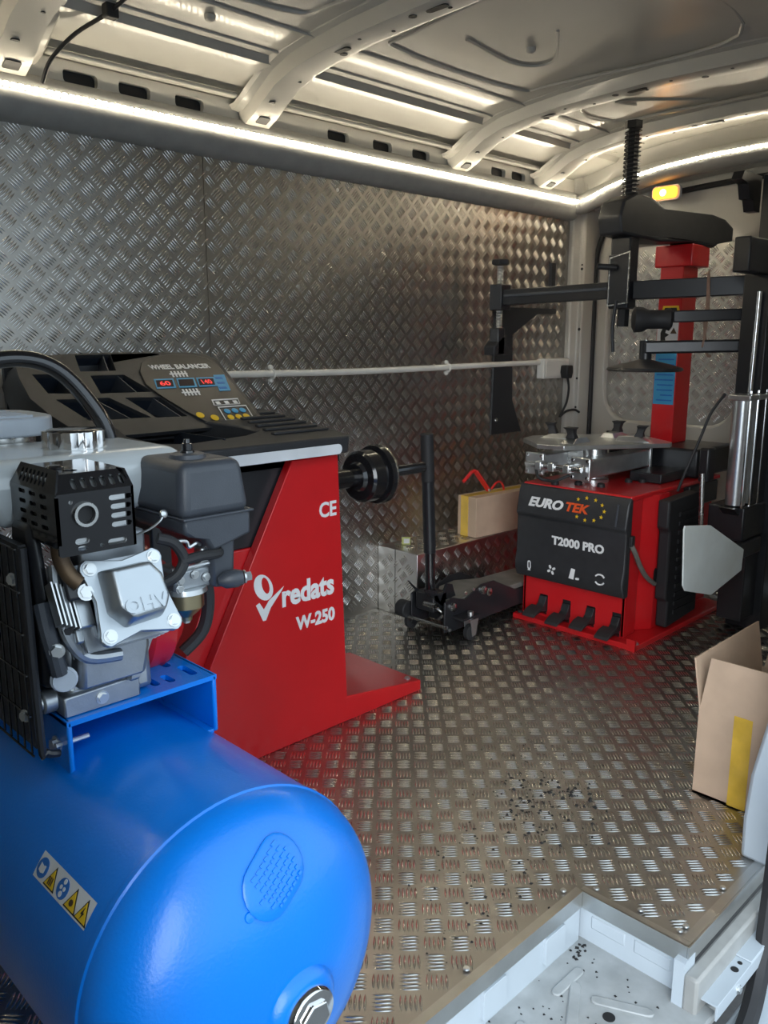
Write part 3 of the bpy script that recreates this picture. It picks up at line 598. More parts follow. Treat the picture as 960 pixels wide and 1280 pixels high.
# compressor pump at the back and delivery hose
pu = MB(); pu.box(.39, .55, 1.62, 1.80, .60, .92); pump = pu.build('pump', 'alu_cast', ac, .02)
for k in range(6): MB().box(.375, .565, 1.605, 1.815, .68+k*.035, .686+k*.035).build('pump_fin', 'alu_cast', pump)
MB().prism(rrect(.40, .63, 1.44, 1.66, .07), 'Z', .985, 1.018).build('pump_cover', 'pump_grey', pump, .01)
for k in range(6): MB().box(.44, .58, 1.455+k*.025, 1.463+k*.025, 1.018, 1.022).build('cover_rib', 'pump_grey', pump)
MB().cyl((.54,1.51,.94), (.54,1.51,.986), .06, 24).build('pump_neck', 'steel', pump)
MB().cyl((.60,1.46,.962), (.60,1.445,.962), .012, 14).build('pump_port', 'rubber', pump)
MB().tube([(.30,1.55,1.00),(.40,1.50,1.066),(.49,1.45,1.108),(.56,1.43,1.118),(.615,1.42,1.098),(.66,1.41,1.045),(.688,1.40,.985),(.70,1.40,.90)], .0145, 14, 6).build('delivery_hose', 'black_gloss', ac)
# wire belt guard on the left of the engine
gm = MB()
for k in range(22):
    y = 1.12+k*.025; gm.tube([(.405,y,.575),(.405,y,.875)], .0016, 5, 1)
for k in range(6): gm.tube([(.4035,1.11,.575+k*.06),(.4035,1.66,.575+k*.06)], .0016, 5, 1)
gu = gm.build('belt_guard_mesh', 'black_gloss', ac)
MB().tube([(.415,1.115,.875),(.415,1.11,.60),(.42,1.11,.575),(.44,1.115,.565)], .006, 8, 4).build('guard_frame', 'black_paint', gu)
MB().box(.415, .425, 1.13, 1.68, .575, .875).build('guard_back', 'black_paint', gu)
for z in (.63, .83): bolt((.404,1.13,z), (-1,-.3,0), .007, 'bolt', 'zinc', gu)
# ================================================================ WHEEL BALANCER
FY = 1.766
wbl = thing('wheel_balancer', (1.3,2.0,0), 'red wheel balancer with black tool tray console and threaded shaft', 'wheel balancer')
MB().prism([(.935,0),(1.586,0),(1.556,.83),(1.392,.828)], 'Y', FY, FY+.03).build('front_panel', 'red_paint', wbl, .003)
MB().prism([(.90,0),(1.575,0),(1.552,.60),(1.17,.60)], 'Y', FY+.031, 2.19).build('cabinet', 'red_paint', wbl, .004)
MB().prism([(1.14,.602),(1.550,.602),(1.545,.85),(.99,.85),(.98,.80)], 'Y', FY+.04, 2.2).build('upper_body', 'black_paint', wbl, .004)
MB().box(.98, 1.45, FY+.034, FY+.05, .60, .84).build('side_shroud', 'black_paint', wbl, .004)
fb_ = MB(); fb_.add([(1.58,FY,0),(1.915,FY,0),(1.915,FY,.036),(1.58,FY,.082),(1.58,2.12,0),(1.915,2.12,0),(1.915,2.12,.036),(1.58,2.12,.082)], [(0,1,2,3),(4,7,6,5),(0,4,5,1),(1,5,6,2),(2,6,7,3),(3,7,4,0)])
ft = fb_.build('base_foot', 'red_paint', wbl, .004)
bolt((1.88,FY+.03,.042), Z_, .008, 'bolt', 'zinc', ft); bolt((1.60,2.05,.083), Z_, .008, 'bolt', 'zinc', ft)
# lettering on the front panel
P0 = FY-.0003
text('redats', 'brand_lettering', 'white_ink', wbl, (1.345,P0,.420), X_, Z_, .190, .066, .001, .035)
text('W-250', 'model_lettering', 'white_ink', wbl, (1.391,P0,.340), X_, Z_, .146, .042, .001, .04)
text('CE', 'ce_mark', 'white_ink', wbl, (1.484,P0,.653), X_, Z_, .064, .045, .001, .025)
fr = ((0,P0,0), X_, Z_, nY)
MB().plate([(1.283+.030*math.cos(q)-.01*math.sin(q), .492+.038*math.sin(q)) for q in [2*math.pi*i/24 for i in range(24)]],
    [[(1.290+.012*math.cos(q)-.006*math.sin(q), .496+.024*math.sin(q)) for q in [2*math.pi*i/16 for i in range(16)]]], ((0,P0-.001,0), X_, Z_, nY), .001).build('brand_emblem', 'white_ink', wbl)
MB().ngon([(1.256,.447),(1.268,.452),(1.282,.430),(1.30,.452),(1.352,.482),(1.345,.472),(1.305,.430),(1.288,.398),(1.278,.398)], fr, .001).build('brand_check', 'white_ink', wbl)
# tray: deck outline (x, y)
deck = [(.86,1.99),(.87,1.90),(.90,1.82),(.96,1.755),(1.04,1.727),(1.12,1.72),(1.56,1.72),(1.572,1.735),(1.575,2.14),(1.50,2.16),(.90,2.16)]
pk = [(1.00,1.93),(1.03,1.83),(1.10,1.805),(1.28,1.83),(1.36,1.87),(1.34,1.95),(1.28,2.04),(1.03,2.05)]
DV = Vector((0,.9925,.122)); tr = MB().plate([(x,y-1.72) for x,y in deck], [[(x,y-1.72) for x,y in pk]], ((0,1.72,.886), X_, DV, X_ and Vector((0,-.122,.9925))), .05).build('tool_tray', 'black_plastic', wbl, .006, 2)
MB().prism(pk, 'Z', .838, .850).build('pocket_floor', 'pocket_navy', wbl)
MB().box(1.20, 1.204, 1.80, 2.05, .85, .90).build('pocket_divider', 'pocket_navy', wbl)
MB().prism([(.88,1.98),(.91,1.87),(.97,1.81),(1.12,1.80),(1.53,1.80),(1.53,2.15),(.90,2.15)], 'Z', .80, .842).build('tray_skirt', 'black_plastic', wbl, .006)
MB().ngon(rrect(1.10, 1.530, .838, .866, .013, 4), ((0,1.7195,0), X_, Z_, nY), .002).build('edge_strip', 'strip_white', wbl)
for k in range(6):
    y = 1.80+k*.05; MB().box(1.36+k*.01, 1.555, y, y+.018, .886+(y-1.72)*.123, .894+(y-1.72)*.123).build('tray_rib', 'black_plastic', wbl, .003)
# sloped console with storage pockets
CO = Vector((0,2.02,.915)); CV = Vector((0,.28,.195)); CL = CV.length; CV.normalize(); CU = Vector((1,0,0)); CN = CU.cross(CV)
def cp_(x, v): return (x, v*CL)
out = [cp_(*q) for q in ((.93,-.05),(.875,.25),(.852,.45),(.856,.70),(.868,.88),(.92,.97),(1.02,1.0),(1.19,1.015),(1.42,1.0),(1.47,.96),(1.497,.86),(1.49,-.04))]
pks = [[(1.045,.98),(1.152,.985),(1.135,.76),(1.03,.76)], [(.895,.74),(.99,.73),(.985,.48),(.905,.50)], [(1.05,.70),(1.15,.70),(1.20,.46),(1.045,.47)],
       [(.915,.42),(1.06,.41),(1.14,.14),(.965,.15)], [(1.105,.40),(1.21,.385),(1.25,.12),(1.155,.13)]]
holes = [[cp_(*q) for q in p] for p in pks]
cons = MB().plate(out, holes, (CO, CU, CV, CN), .012).build('console', 'black_plastic', wbl, .003)
for p in pks:
    c = [CO+CU*x+CV*(v*CL) for x, v in p]; dn = Vector((0,.055,-.055)); mb = MB(); n = len(c)
    mb.add([q-CN*.010 for q in c]+[q+dn for q in c], [(i, (i+1) % n, (i+1) % n+n, i+n) for i in range(n)]+[tuple(range(n, 2*n))])
    pkt = mb.build('storage_pocket', 'pocket_navy', cons, ang=20)
    m0 = (c[0]+c[1])/2; m1 = (c[2]+c[3])/2; mb = MB(); mb.add([m0+CU*.03-CN*.004, m1+CU*.03-CN*.004, m1+CU*.03+dn, m0+CU*.03+dn], [(0,1,2,3)])
    mb.v += [(x+.003, y, z) for x, y, z in mb.v]; mb.f += [(4,7,6,5),(0,4,5,1),(2,6,7,3),(0,3,7,4),(1,5,6,2)]
    mb.build('pocket_wall', 'grey_plastic', cons)
# body under and behind the console face
mb = MB(); n = len(out); vs = [CO+CU*q[0]+CV*q[1]-CN*.011 for q in out]; bk = [Vector((v.x, 2.33, v.z)) for v in vs]
mb.add(vs+[Vector((v.x, max(v.y+.06, 2.12), .86)) if v.z < 1.0 else Vector((v.x, 2.34, v.z-.02)) for v in vs], [(i, (i+1) % n, (i+1) % n+n, i+n) for i in range(n)]); mb.build('console_rim', 'black_plastic', wbl)
MB().box(.86, 1.49, 2.325, 2.34, .84, 1.08).build('console_back', 'black_plastic', wbl)
MB().box(.90, 1.48, 2.13, 2.33, .842, .87).build('console_base', 'black_plastic', wbl)
# display panel (raised glossy plate)
dsp = [cp_(*q) for q in ((1.19,.55),(1.20,.72),(1.225,.84),(1.27,.92),(1.33,.95),(1.42,.94),(1.455,.90),(1.478,.80),(1.475,.02),(1.29,.02),(1.25,.18),(1.205,.42))]
dp = MB().ngon(dsp, (CO, CU, CV, CN), .005).build('display_panel', 'console_face', wbl, .002)
hz = [cp_(1.24+.0+.10*(1-math.cos(q))+.0, .74+.19*math.sin(q)) for q in [math.pi*i/12 for i in range(13)]]
if 0: MB().ngon([cp_(1.215,.70)]+[cp_(1.335-.115*math.cos(math.pi*i/14), .70+.20*math.sin(math.pi*i/14)) for i in range(15)]+[cp_(1.46,.70)], (CO+CN*.0045, CU, CV, CN), .0012).build('panel_sheen', 'gold_haze', dp)
cs = CO+CN*.006
text('WHEEL BALANCER', 'panel_title', 'white_ink', dp, cs+CU*1.238+CV*(.735*CL), CU, CV, .205, .028*.8, .0006, .03)
fr = (cs, CU, CV, CN)
def quad(x0, x1, v0, v1, sh=0): return [cp_(x0, v0), cp_(x1, v0), cp_(x1+sh, v1), cp_(x0+sh, v1)]
for x0, x1, dg in ((1.212,1.275,'60'),(1.285,1.345,''),(1.352,1.415,'140')):
    b = MB().ngon(quad(x0, x1, .47, .60, .012), fr, .001).build('display_frame', 'sky_ink', dp)
    MB().ngon(quad(x0+.005, x1-.005, .49, .58, .010), (cs+CN*.0006, CU, CV, CN), .0012).build('display_window', 'screen', dp)
    if dg: text(dg, 'display_digits', 'led_red', dp, cs+CN*.0016+CU*(x0+.02)+CV*(.505*CL), CU, CV, .034, .020, .0005, .02)
for k in range(5):
    x = 1.29+k*.0115; MB().ngon(quad(x, x+.006, .62, .70, .004), fr, .001).build('tyre_symbol', 'white_ink', dp); MB().ngon(quad(x-.006, x, .36, .45, .004), fr, .001).build('tyre_symbol', 'white_ink', dp)
MB().ngon(quad(1.286, 1.346, .655, .67), fr, .0013).build('tyre_symbol', 'white_ink', dp); MB().ngon(quad(1.28, 1.34, .395, .41), fr, .0013).build('tyre_symbol', 'white_ink', dp)
MB().ngon(quad(1.408, 1.448, .40, .63, .022), fr, .001).build('mode_panel', 'sky_ink', dp)
for k in range(3): MB().ngon(quad(1.416+k*.006, 1.442+k*.006, .43+k*.07, .455+k*.07), (cs+CN*.0006, CU, CV, CN), .001).build('mode_mark', 'blue_ink', dp)
MB().plate(quad(1.352, 1.452, -.0, .19, .008), [quad(1.355, 1.449, .012, .178, .008)], (cs+CN*.001, CU, CV, CN), .001).build('keypad_outline', 'white_ink', dp)
for k in range(3):
    for r_, m_ in ((.125,'sky_ink'), (.045,'yellow_ink')):
        MB().lathe(cs+CU*(1.376+k*.027+r_*.04)+CV*(r_*CL), CN, [(0,.0105),(.0012,.0105),(.002,.008)], 14).build('key', m_, dp)
for x, v in ((1.285,.10),(1.325,.055)): MB().lathe(cs+CU*x+CV*(v*CL), CN, [(0,.0125),(.0012,.0125),(.002,.009)], 14).build('key', 'yellow_ink', dp)
MB().plate(quad(1.352, 1.445, .215, .29, .006), [quad(1.355, 1.442, .21, .275, .006)], (cs+CN*.001, CU, CV, CN), .001).build('keypad_bracket', 'white_ink', dp)
for x in (1.365, 1.395, 1.425): MB().ngon(quad(x, x+.014, .222, .26), fr, .001).build('keypad_symbol', 'white_ink', dp)
# shaft and flange
sy, sz = 2.0, .702
MB().lathe((1.55,sy,sz), X_, [(0,.032),(.30,.032),(.302,.036),(.315,.036),(.33,.045),(.34,.045)], 28).build('spindle', 'black_gloss', wbl)
MB().lathe((1.835,sy,sz), X_, [(0,.045),(.012,.052),(.014,.078),(.022,.086),(.066,.088),(.068,.080),(.082,.080),(.085,.098),(.098,.102),(.104,.102)], 40).build('backing_flange', 'black_gloss', wbl)
MB().lathe((1.936,sy,sz), X_, [(0,.103),(.006,.103),(.007,.099)], 40).build('flange_rim', 'steel', wbl)
MB().lathe((1.94,sy,sz), X_, [(i*.004, .0195 if i % 2 else .0175) for i in range(58)], 18).build('threaded_shaft', 'black_gloss', wbl)
MB().cyl((1.60,FY+.06,.80), (1.60,FY+.06,.832), .012, 10).build('tray_knob', 'black_plastic', wbl)
# ================================================================ TYRE CHANGER
tc = thing('tyre_changer', (3.1,1.75,0), 'red tyre changer with black front cover, turntable and tall red column', 'tyre changer')
bp = MB().prism([(2.735,1.435),(3.50,1.435),(3.55,2.0),(2.735,2.0)], 'Z', .0, .022).build('base_plate', 'red_paint', tc, .003)
MB().box(2.733, 2.745, 1.435, 1.47, 0, .045).build('base_tab', 'red_paint', bp)
bolt((2.76,1.445,.023), Z_, .009, 'bolt', 'zinc', bp); bolt((2.76,1.98,.023), Z_, .009, 'bolt', 'rubber', bp)
cab = MB().plate([(1.515,.022),(1.985,.022),(1.985,.565),(1.515,.565)], [[(y-.020,.045),(y+.020,.045),(y+.020,.115),(y-.020,.115)] for y in (1.885,1.775,1.662,1.548)], ((2.79,0,0), Y_, Z_, nX), .004).build('cabinet_front', 'red_paint', tc)
MB().box(2.80, 2.86, 1.52, 1.98, .03, .20).build('pedal_cavity', 'dark', tc)
cb_ = MB(); cb_.prism([(2.79,1.515),(2.875,1.515),(2.885,1.535),(2.96,1.49),(3.04,1.49),(3.05,1.53),(3.52,1.53),(3.52,1.99),(2.865,1.99),(2.865,1.985),(2.865,1.53),(2.79,1.53)], 'Z', .022, .565)
cb_.build('cabinet', 'red_paint', tc, .003)
MB().box(2.79, 2.866, 1.975, 1.99, .022, .565).build('cabinet_side', 'red_paint', tc, .002)
MB().box(2.775, 3.53, 1.505, 1.995, .560, .578).build('cabinet_top', 'red_paint', tc, .005)
# side stiffener with slot and lever
MB().ngon(slot(2.962, .235, .075, .024, math.pi/2), ((0,1.4895,0), X_, Z_, nY), .001).build('lever_slot', 'dark', tc)
MB().tube([(2.775,1.50,.40),(2.80,1.492,.36),(2.83,1.487,.31),(2.88,1.484,.255),(2.95,1.483,.212)], .0095, 8, 5).build('release_lever', 'pad_grey', tc)
MB().box(2.766, 2.79, 1.49, 1.505, .39, .43).build('lever_knob', 'rubber', tc, .003)
# black moulded front cover, profile along Y
fc = MB().prism([(2.79,.575),(2.772,.572),(2.758,.545),(2.742,.455),(2.752,.440),(2.752,.30),(2.742,.255),(2.742,.225),(2.76,.185),(2.79,.185)], 'Y', 1.505, 2.005).build('front_cover', 'black_plastic', tc, .006, 2)
MB().prism([(2.757,.545),(2.7425,.462),(2.739,.464),(2.753,.548)], 'Y', 1.545, 1.552).build('cover_edge', 'grey_plastic', fc, .001)
uu = Vector((0,-1,0)); vv = Vector((.0165,0,.09)).normalized(); nn = uu.cross(vv)
o = Vector((2.7485,1.948,.487))+nn*.0
text('EURO', 'brand_lettering', 'white_ink', fc, o+nn*.002, uu, vv, .163, .040, .0015, .045, .25)
text('TEK', 'brand_lettering', 'orange_ink', fc, o+uu*.175+vv*.003+nn*.002, uu, vv, .105, .036, .0015, .035, .2)
for k in range(9):
    a = math.radians(130-k*32); c = Vector((2.7485,1.675,.510))+uu*(.072*math.cos(a))+vv*(.043*math.sin(a))+nn*.0018
    c.x = 2.742+(c.z-.455)*.1765-.0022
    MB().ngon([((.0085 if i % 2 == 0 else .0035)*math.cos(math.pi*i/5+.3), (.0085 if i % 2 == 0 else .0035)*math.sin(math.pi*i/5+.3)) for i in range(10)], (c, uu, vv, nn), .001).build('star', 'yellow_ink', fc)
text('T2000 PRO', 'model_lettering', 'white_ink', fc, (2.7515,1.832,.345), (0,-1,0), Z_, .236, .036, .0012, .04)
i0 = Vector((2.7415,0,.24)); fr = lambda y, z: (Vector((2.742 if z < .256 else 2.745, y, z)), (0,-1,0), Z_, nX)
MB().plate(slot(0, 0, .038, .016, 1.6), [slot(0, 0, .026, .008, 1.6)], (Vector((2.7405,1.93,.242)), (0,-1,0), Z_, nX), .001).build('pedal_symbol', 'white_ink', fc)
MB().ngon([(-.008,-.024),(.008,-.024),(0,-.014)], (Vector((2.742,1.93,.243)), (0,-1,0), Z_, nX), .0012).build('pedal_symbol', 'white_ink', fc)
for k in range(4): MB().ngon(slot(.013*math.cos(k*1.57+.5), .013*math.sin(k*1.57+.5), .016, .010, k*1.57+.5), (Vector((2.742,1.822,.242)), (0,-1,0), Z_, nX), .0012).build('pedal_symbol', 'white_ink', fc)
MB().ngon([(-.018,-.020),(.004,-.022),(.010,.020),(-.008,.022)], (Vector((2.742,1.722,.245)), (0,-1,0), Z_, nX), .0012).build('pedal_symbol', 'white_ink', fc)
MB().ngon(slot(.021, -.016, .018, .009, .1), (Vector((2.742,1.722,.245)), (0,-1,0), Z_, nX), .0012).build('pedal_symbol', 'white_ink', fc)
for s in (-1, 1): MB().tube([(2.741,1.602+.022*math.cos(math.radians(a)),.247+s*.020*math.sin(math.radians(a))) for a in (35,65,90,120,150)], .0035, 6, 3).build('pedal_symbol', 'white_ink', fc)
# pedals
for y, z in ((1.885,.06),(1.775,.05),(1.662,.06),(1.548,.05)):
    p = MB().prism([(2.83,z+.045),(2.785,z+.05),(2.772,z+.02),(2.755,z+.008),(2.73,z+.0),(2.71,z-.010),(2.708,z-.018),(2.73,z-.014),(2.76,z-.010),(2.79,z-.03),(2.83,z-.03)], 'Y', y-.017, y+.017).build('pedal', 'black_paint', tc, .002)
    MB().prism([(2.762,z+.012),(2.725,z+.004),(2.698,z-.012),(2.694,z-.022),(2.725,z-.010),(2.762,z+.0)], 'Y', y-.020, y+.040).build('pedal_pad', 'rubber', p, .002)
# rubber pad and bead breaker plate on the side
rp_ = MB().prism([(2.945,.545),(3.20,.555),(3.24,.50),(3.24,.05),(2.985,.03),(2.985,.14),(2.965,.15),(2.965,.42),(2.945,.44)], 'Y', 1.44, 1.489).build('bead_pad', 'rubber', tc, .008)
for k in range(12): MB().box(3.03, 3.21, 1.434, 1.441, .08+k*.036, .096+k*.036).build('pad_rib', 'rubber', rp_)
MB().prism([(2.575,.549),(2.74,.525),(2.77,.520),(3.075,.380),(3.070,.300),(2.82,.258),(2.612,.318),(2.592,.34),(2.57,.535)], 'Y', 1.20, 1.206).build('bead_breaker_plate', 'plate_steel', tc, .0015)
MB().box(2.85, 3.25, 1.206, 1.235, .34, .40).build('breaker_block', 'black_paint', tc, .004)
MB().beam((3.18,1.34,.31), (3.62,1.38,.40), .05, .07).build('breaker_arm', 'black_paint', tc, .004)
MB().cyl((2.88,1.28,.40), (2.87,1.29,.68), .008, 10).build('breaker_rod', 'steel', tc)
MB().prism([(3.28,.36),(3.42,.42),(3.60,.42),(3.62,.20),(3.50,.12),(3.38,.20)], 'Y', 1.33, 1.35).build('breaker_bracket', 'black_paint', tc)
MB().box(3.36, 3.48, 1.326, 1.331, .31, .345).build('warning_tag', 'label_green', tc)
MB().beam((3.38,1.30,.355), (3.75,1.30,.365), .02, .012).build('red_bar', 'red_paint', tc)
MB().cyl((3.35,1.28,.26), (3.70,1.28,.26), .011, 12).build('chrome_rod', 'steel', tc)
MB().lathe((3.60,1.26,.16), nY, [(0,.11),(.02,.12),(.05,.12),(.06,.10)], 28).build('grey_boot', 'pump_grey', tc)
bolt((3.075,1.225,.345), nY, .010, 'bolt', 'zinc', tc)
# rear deck with black valve blocks behind the cabinet top
MB().box(3.24, 3.50, 1.50, 1.62, .47, .56).build('valve_block', 'black_paint', tc, .006)
MB().box(3.06, 3.17, 1.47, 1.49, .50, .54).build('valve_clip', 'steel', tc, .003)
MB().box(3.33, 3.66, 1.52, 1.94, .579, .70).build('column_base', 'black_paint', tc, .01)
MB().box(3.10, 3.34, 1.56, 1.70, .579, .618).build('black_tray', 'black_paint', tc, .004)
# turntable
TC = Vector((3.06,1.845,.722)); tu = Vector((.835,-.55,0)).normalized(); tv = Vector((.55,.835,0)).normalized()
a, b = .268, .185; tp = [(-a+.05,-b),(a-.03,-b),(a,-b+.04),(a,b-.06),(a-.06,b),(-a+.06,b),(-a-.01,b-.08),(-a-.03,-b+.08)]
MB().ngon(tp, (TC, tu, tv, Vector((0,0,1))), .018).build('turntable', 'zinc', tc, .002)
for sx in (-1, 1):
    for sy_ in (-1, 1):
        c = TC+tu*(sx*.13)+tv*(sy_*.085)+Vector((0,0,.018)); d = (tu*sx*.8+tv*sy_*.6).normalized(); e = Vector((-d.y, d.x, 0))
        s = MB(); vs = []
        for z, l, wd in ((0,.070,.034),(.020,.040,.020)):
            for p, q in ((-1,-1),(1,-1),(1,1),(-1,1)): vs.append(c+d*(p*l-(.02 if z else 0))+e*q*wd+Vector((0,0,z)))
        s.add(vs, [(0,1,5,4),(1,2,6,5),(2,3,7,6),(3,0,4,7),(4,5,6,7),(3,2,1,0)]); sl_ = s.build('jaw_slide', 'zinc', tc, .002)
        j = c+d*.02+Vector((0,0,.018)); s = MB(); vs = []
        for z, l, k in ((0,.020,.0),(.018,.014,.004),(.036,.016,.010),(.046,.024,.014)):
            for p, q in ((-1,-1),(1,-1),(1,1),(-1,1)): vs.append(j+d*(p*l+k)+e*q*(l*1.05)+Vector((0,0,z)))
        s.add(vs, [(m*4+i, m*4+(i+1) % 4, (m+1)*4+(i+1) % 4, (m+1)*4+i) for m in range(3) for i in range(4)]+[(3,2,1,0),(12,13,14,15)]); s.build('clamp_jaw', 'rubber', sl_, .003)
# clamping cylinders below the table
for y in (1.74, 1.955):
    c = MB().box(2.80, 3.26, y-.037, y+.037, .618, .692).build('clamp_cylinder', 'zinc', tc, .006)
    for x in (2.785, 3.262):
        e = MB().box(x, x+.016, y-.044, y+.044, .610, .700).build('cylinder_end', 'zinc', c, .004)
        for dy in (-.033, .033):
            for dz in (-.033, .033): bolt((x, y+dy, .655+dz), nX, .005, 'bolt', 'chrome', c)
MB().cyl((2.765,1.72,.655), (2.765,1.98,.655), .011, 12).build('link_rod', 'chrome', tc)
for y in (1.78, 1.85, 1.91): MB().box(2.745, 2.785, y-.015, y+.015, .637, .673).build('link_block', 'zinc', tc, .005)
MB().tube([(2.76,1.93,.65),(2.74,1.90,.61),(2.75,1.86,.60),(2.74,1.82,.605),(2.76,1.77,.63)], .006, 8, 5).build('air_hose', 'rubber', tc)
MB().lathe((2.985,1.80,.578), Z_, [(0,.062),(.012,.062),(.016,.048),(.03,.045),(.16,.045)], 28).build('turntable_hub', 'zinc', tc)
for x, y in ((2.86,1.79),(2.88,1.70),(3.06,1.68),(3.10,1.64),(2.80,1.86)): MB().lathe((x,y,.578), Z_, [(0,.016),(.012,.015),(.016,.010)], 12).build('top_nut', 'rubber', tc)
MB().box(2.97, 2.99, 1.76, 1.99, .60, .72).build('hub_web', 'steel', tc)
# red column with labels
cl = MB().box(3.45, 3.585, 1.70, 1.805, .70, 1.52).build('column', 'red_paint', tc, .004)
MB().box(3.44, 3.60, 1.66, 1.83, 1.45, 1.54).build('column_head', 'red_paint', tc, .006)
bl = MB().box(3.447, 3.4495, 1.705, 1.80, .87, 1.10).build('blue_label', 'sky_ink', cl)
for k in range(9): MB().box(3.4455, 3.4465, 1.715, 1.715+.05+.03*random.random(), .885+k*.022, .891+k*.022).build('label_line', 'blue_ink', bl) if 0 else MB().box(3.4455, 3.4472, 1.712, 1.765+.03*random.random(), .885+k*.022, .891+k*.022).build('label_line', 'blue_ink', cl)
MB().box(3.447, 3.4495, 1.705, 1.80, 1.115, 1.22).build('picture_label', 'sticker', cl)
MB().ngon([(-.02,-.03),(.005,-.034),(.0,-.008),(.018,.004),(.0,.012),(.004,.03),(-.012,.034),(-.022,.012)], ((3.4468,1.762,1.165), (0,-1,0), Z_, nX), .0008).build('wheel_symbol', 'dark', cl)
MB().ngon([(-.015,-.012),(.015,-.012),(0,.014)], ((3.4468,1.725,1.185), (0,-1,0), Z_, nX), .0008).build('warning_symbol', 'rust', cl)
MB().ngon([(-.045,-.02),(.045,-.02),(.035,.02),(-.035,.02)], ((3.4488,1.745,1.27), (0,-1,0), Z_, nX), .001).build('warning_plate', 'yellow_ink', cl)
MB().ngon([(-.034,-.012),(.034,-.012),(.026,.012),(-.026,.012)], ((3.4478,1.745,1.27), (0,-1,0), Z_, nX), .0009).build('warning_plate_centre', 'dark', cl)
# swing arm cover, hexagon mount bar with spring, guide block
ha = (3.15, 1.80); ad = Vector((.60,-.13,0)).normalized(); an = Vector((-ad.y, ad.x, 0))
def armp(t, z): return Vector((ha[0], ha[1], 0))+ad*t+Vector((0,0,z))
arm = [(-.10,1.555),(-.115,1.62),(-.095,1.68),(-.03,1.71),(.07,1.70),(.12,1.68),(.15,1.665),(.45,1.665),(.54,1.65),(.595,1.62),(.595,1.565),(.50,1.55),(.47,1.53),(.30,1.545),(.13,1.535),(.02,1.545)]
MB().ngon(arm, (Vector((ha[0], ha[1], 0))-an*.06, ad, Vector((0,0,1)), an), .12).build('swing_arm', 'black_plastic', tc, .018, 3)
MB().lathe((3.15,1.80,1.20), Z_, [(0,.024),(.50,.024),(.755,.024),(.757,.034),(.785,.034),(.787,.02)], 6).build('mount_bar', 'black_paint', tc)
sp = MB(); sp.tube([(3.15+.031*math.cos(q), 1.80+.031*math.sin(q), 1.69+.262*q/(2*math.pi*17)) for q in [2*math.pi*i/10 for i in range(171)]], .0035, 5, 1); sp.build('return_spring', 'black_paint', tc)
MB().box(3.10, 3.17, 1.755, 1.845, 1.27, 1.55).build('guide_block', 'black_paint', tc, .008)
MB().plate([(-.045,-.105),(.045,-.095),(.045,.105),(-.045,.085)], [[(-.041,-.10),(.041,-.09),(.041,.10),(-.041,.08)]], ((3.08,1.79,1.385), (0,-1,0), Z_, nX), .006).build('lock_plate_edge', 'steel', tc)
MB().box(3.082, 3.098, 1.75, 1.84, 1.29, 1.48).build('lock_plate', 'black_paint', tc, .003)
MB().cyl((3.08,1.80,1.43), (3.03,1.86,1.435), .012, 12).build('lock_handle', 'rubber', tc, .003)
# helper arm
MB().beam((3.30,1.27,1.352), (3.145,1.755,1.342), .06, .072).build('helper_arm', 'black_paint', tc, .004)
MB().beam((3.13,1.80,1.345), (3.02,2.325,1.328), .05, .066).build('helper_arm', 'black_paint', tc, .004)
MB().beam((3.125,1.82,1.352), (3.02,2.30,1.335), .056, .012).build('arm_rail', 'grey_plastic', tc, .002)
MB().box(2.985, 3.055, 2.30, 2.365, 1.275, 1.385).build('arm_end_block', 'black_paint', tc, .004)
MB().lathe((3.02,2.335,1.17), Z_, [(i*.006, .0155 if i % 2 else .0125) for i in range(50)], 12).build('press_screw', 'zinc', tc)
MB().ngon([((.042 if i % 2 else .034)*math.cos(math.pi*i/6), (.042 if i % 2 else .034)*math.sin(math.pi*i/6)) for i in range(12)], ((3.02,2.335,1.468), X_, Y_, Z_), .022).build('press_knob', 'rubber', tc, .003)
MB().box(2.985, 3.035, 2.31, 2.36, 1.08, 1.20).build('press_foot', 'black_paint', tc, .006)
MB().prism([(2.96,1.08),(3.08,1.08),(3.08,1.11),(3.04,1.13),(3.05,1.17),(3.01,1.16),(2.96,1.12)], 'Y', 2.31, 2.37).build('press_shoe', 'rubber', tc, .006)
post = MB().box(3.18, 3.30, 1.23, 1.33, .06, 1.50).build('helper_post', 'black_paint', tc, .005)
MB().box(3.00, 3.30, 1.24, 1.30, 1.38, 1.50).build('post_head', 'black_paint', tc, .006)
MB().box(3.30, 3.42, 1.20, 1.34, .0, 1.75).build('helper_mast', 'black_paint', tc, .005)
MB().prism([(3.18,1.75),(3.34,1.75),(3.34,1.62),(3.29,1.62),(3.27,1.66),(3.24,1.66),(3.22,1.71),(3.16,1.72)], 'Y', 1.36, 1.40).build('mast_bracket', 'black_paint', tc)
MB().box(3.10, 3.32, 1.22, 1.36, .40, .53).build('cylinder_mount', 'black_paint', tc, .006)
MB().prism([(3.05,.53),(3.42,.53),(3.42,.36),(3.32,.36)], 'Y', 1.24, 1.30).build('cylinder_gusset', 'black_paint', tc)
for x in (3.125, 3.20):
    MB().lathe((x,1.27,.535), Z_, [(0,.036),(.40,.036)], 24).build('air_cylinder', 'zinc', tc)
cyb = MB().box(3.085, 3.245, 1.228, 1.312, .928, .95).build('cylinder_cap', 'zinc', tc, .004)
for x in (3.095, 3.163, 3.235):
    MB().cyl((x,1.232,.53), (x,1.232,.965), .005, 8).build('tie_rod', 'chrome', tc); bolt((x,1.232,.95), Z_, .008, 'nut', 'chrome', tc)
MB().cyl((3.165,1.265,.95), (3.165,1.262,1.32), .010, 12).build('piston_rod', 'chrome', tc)
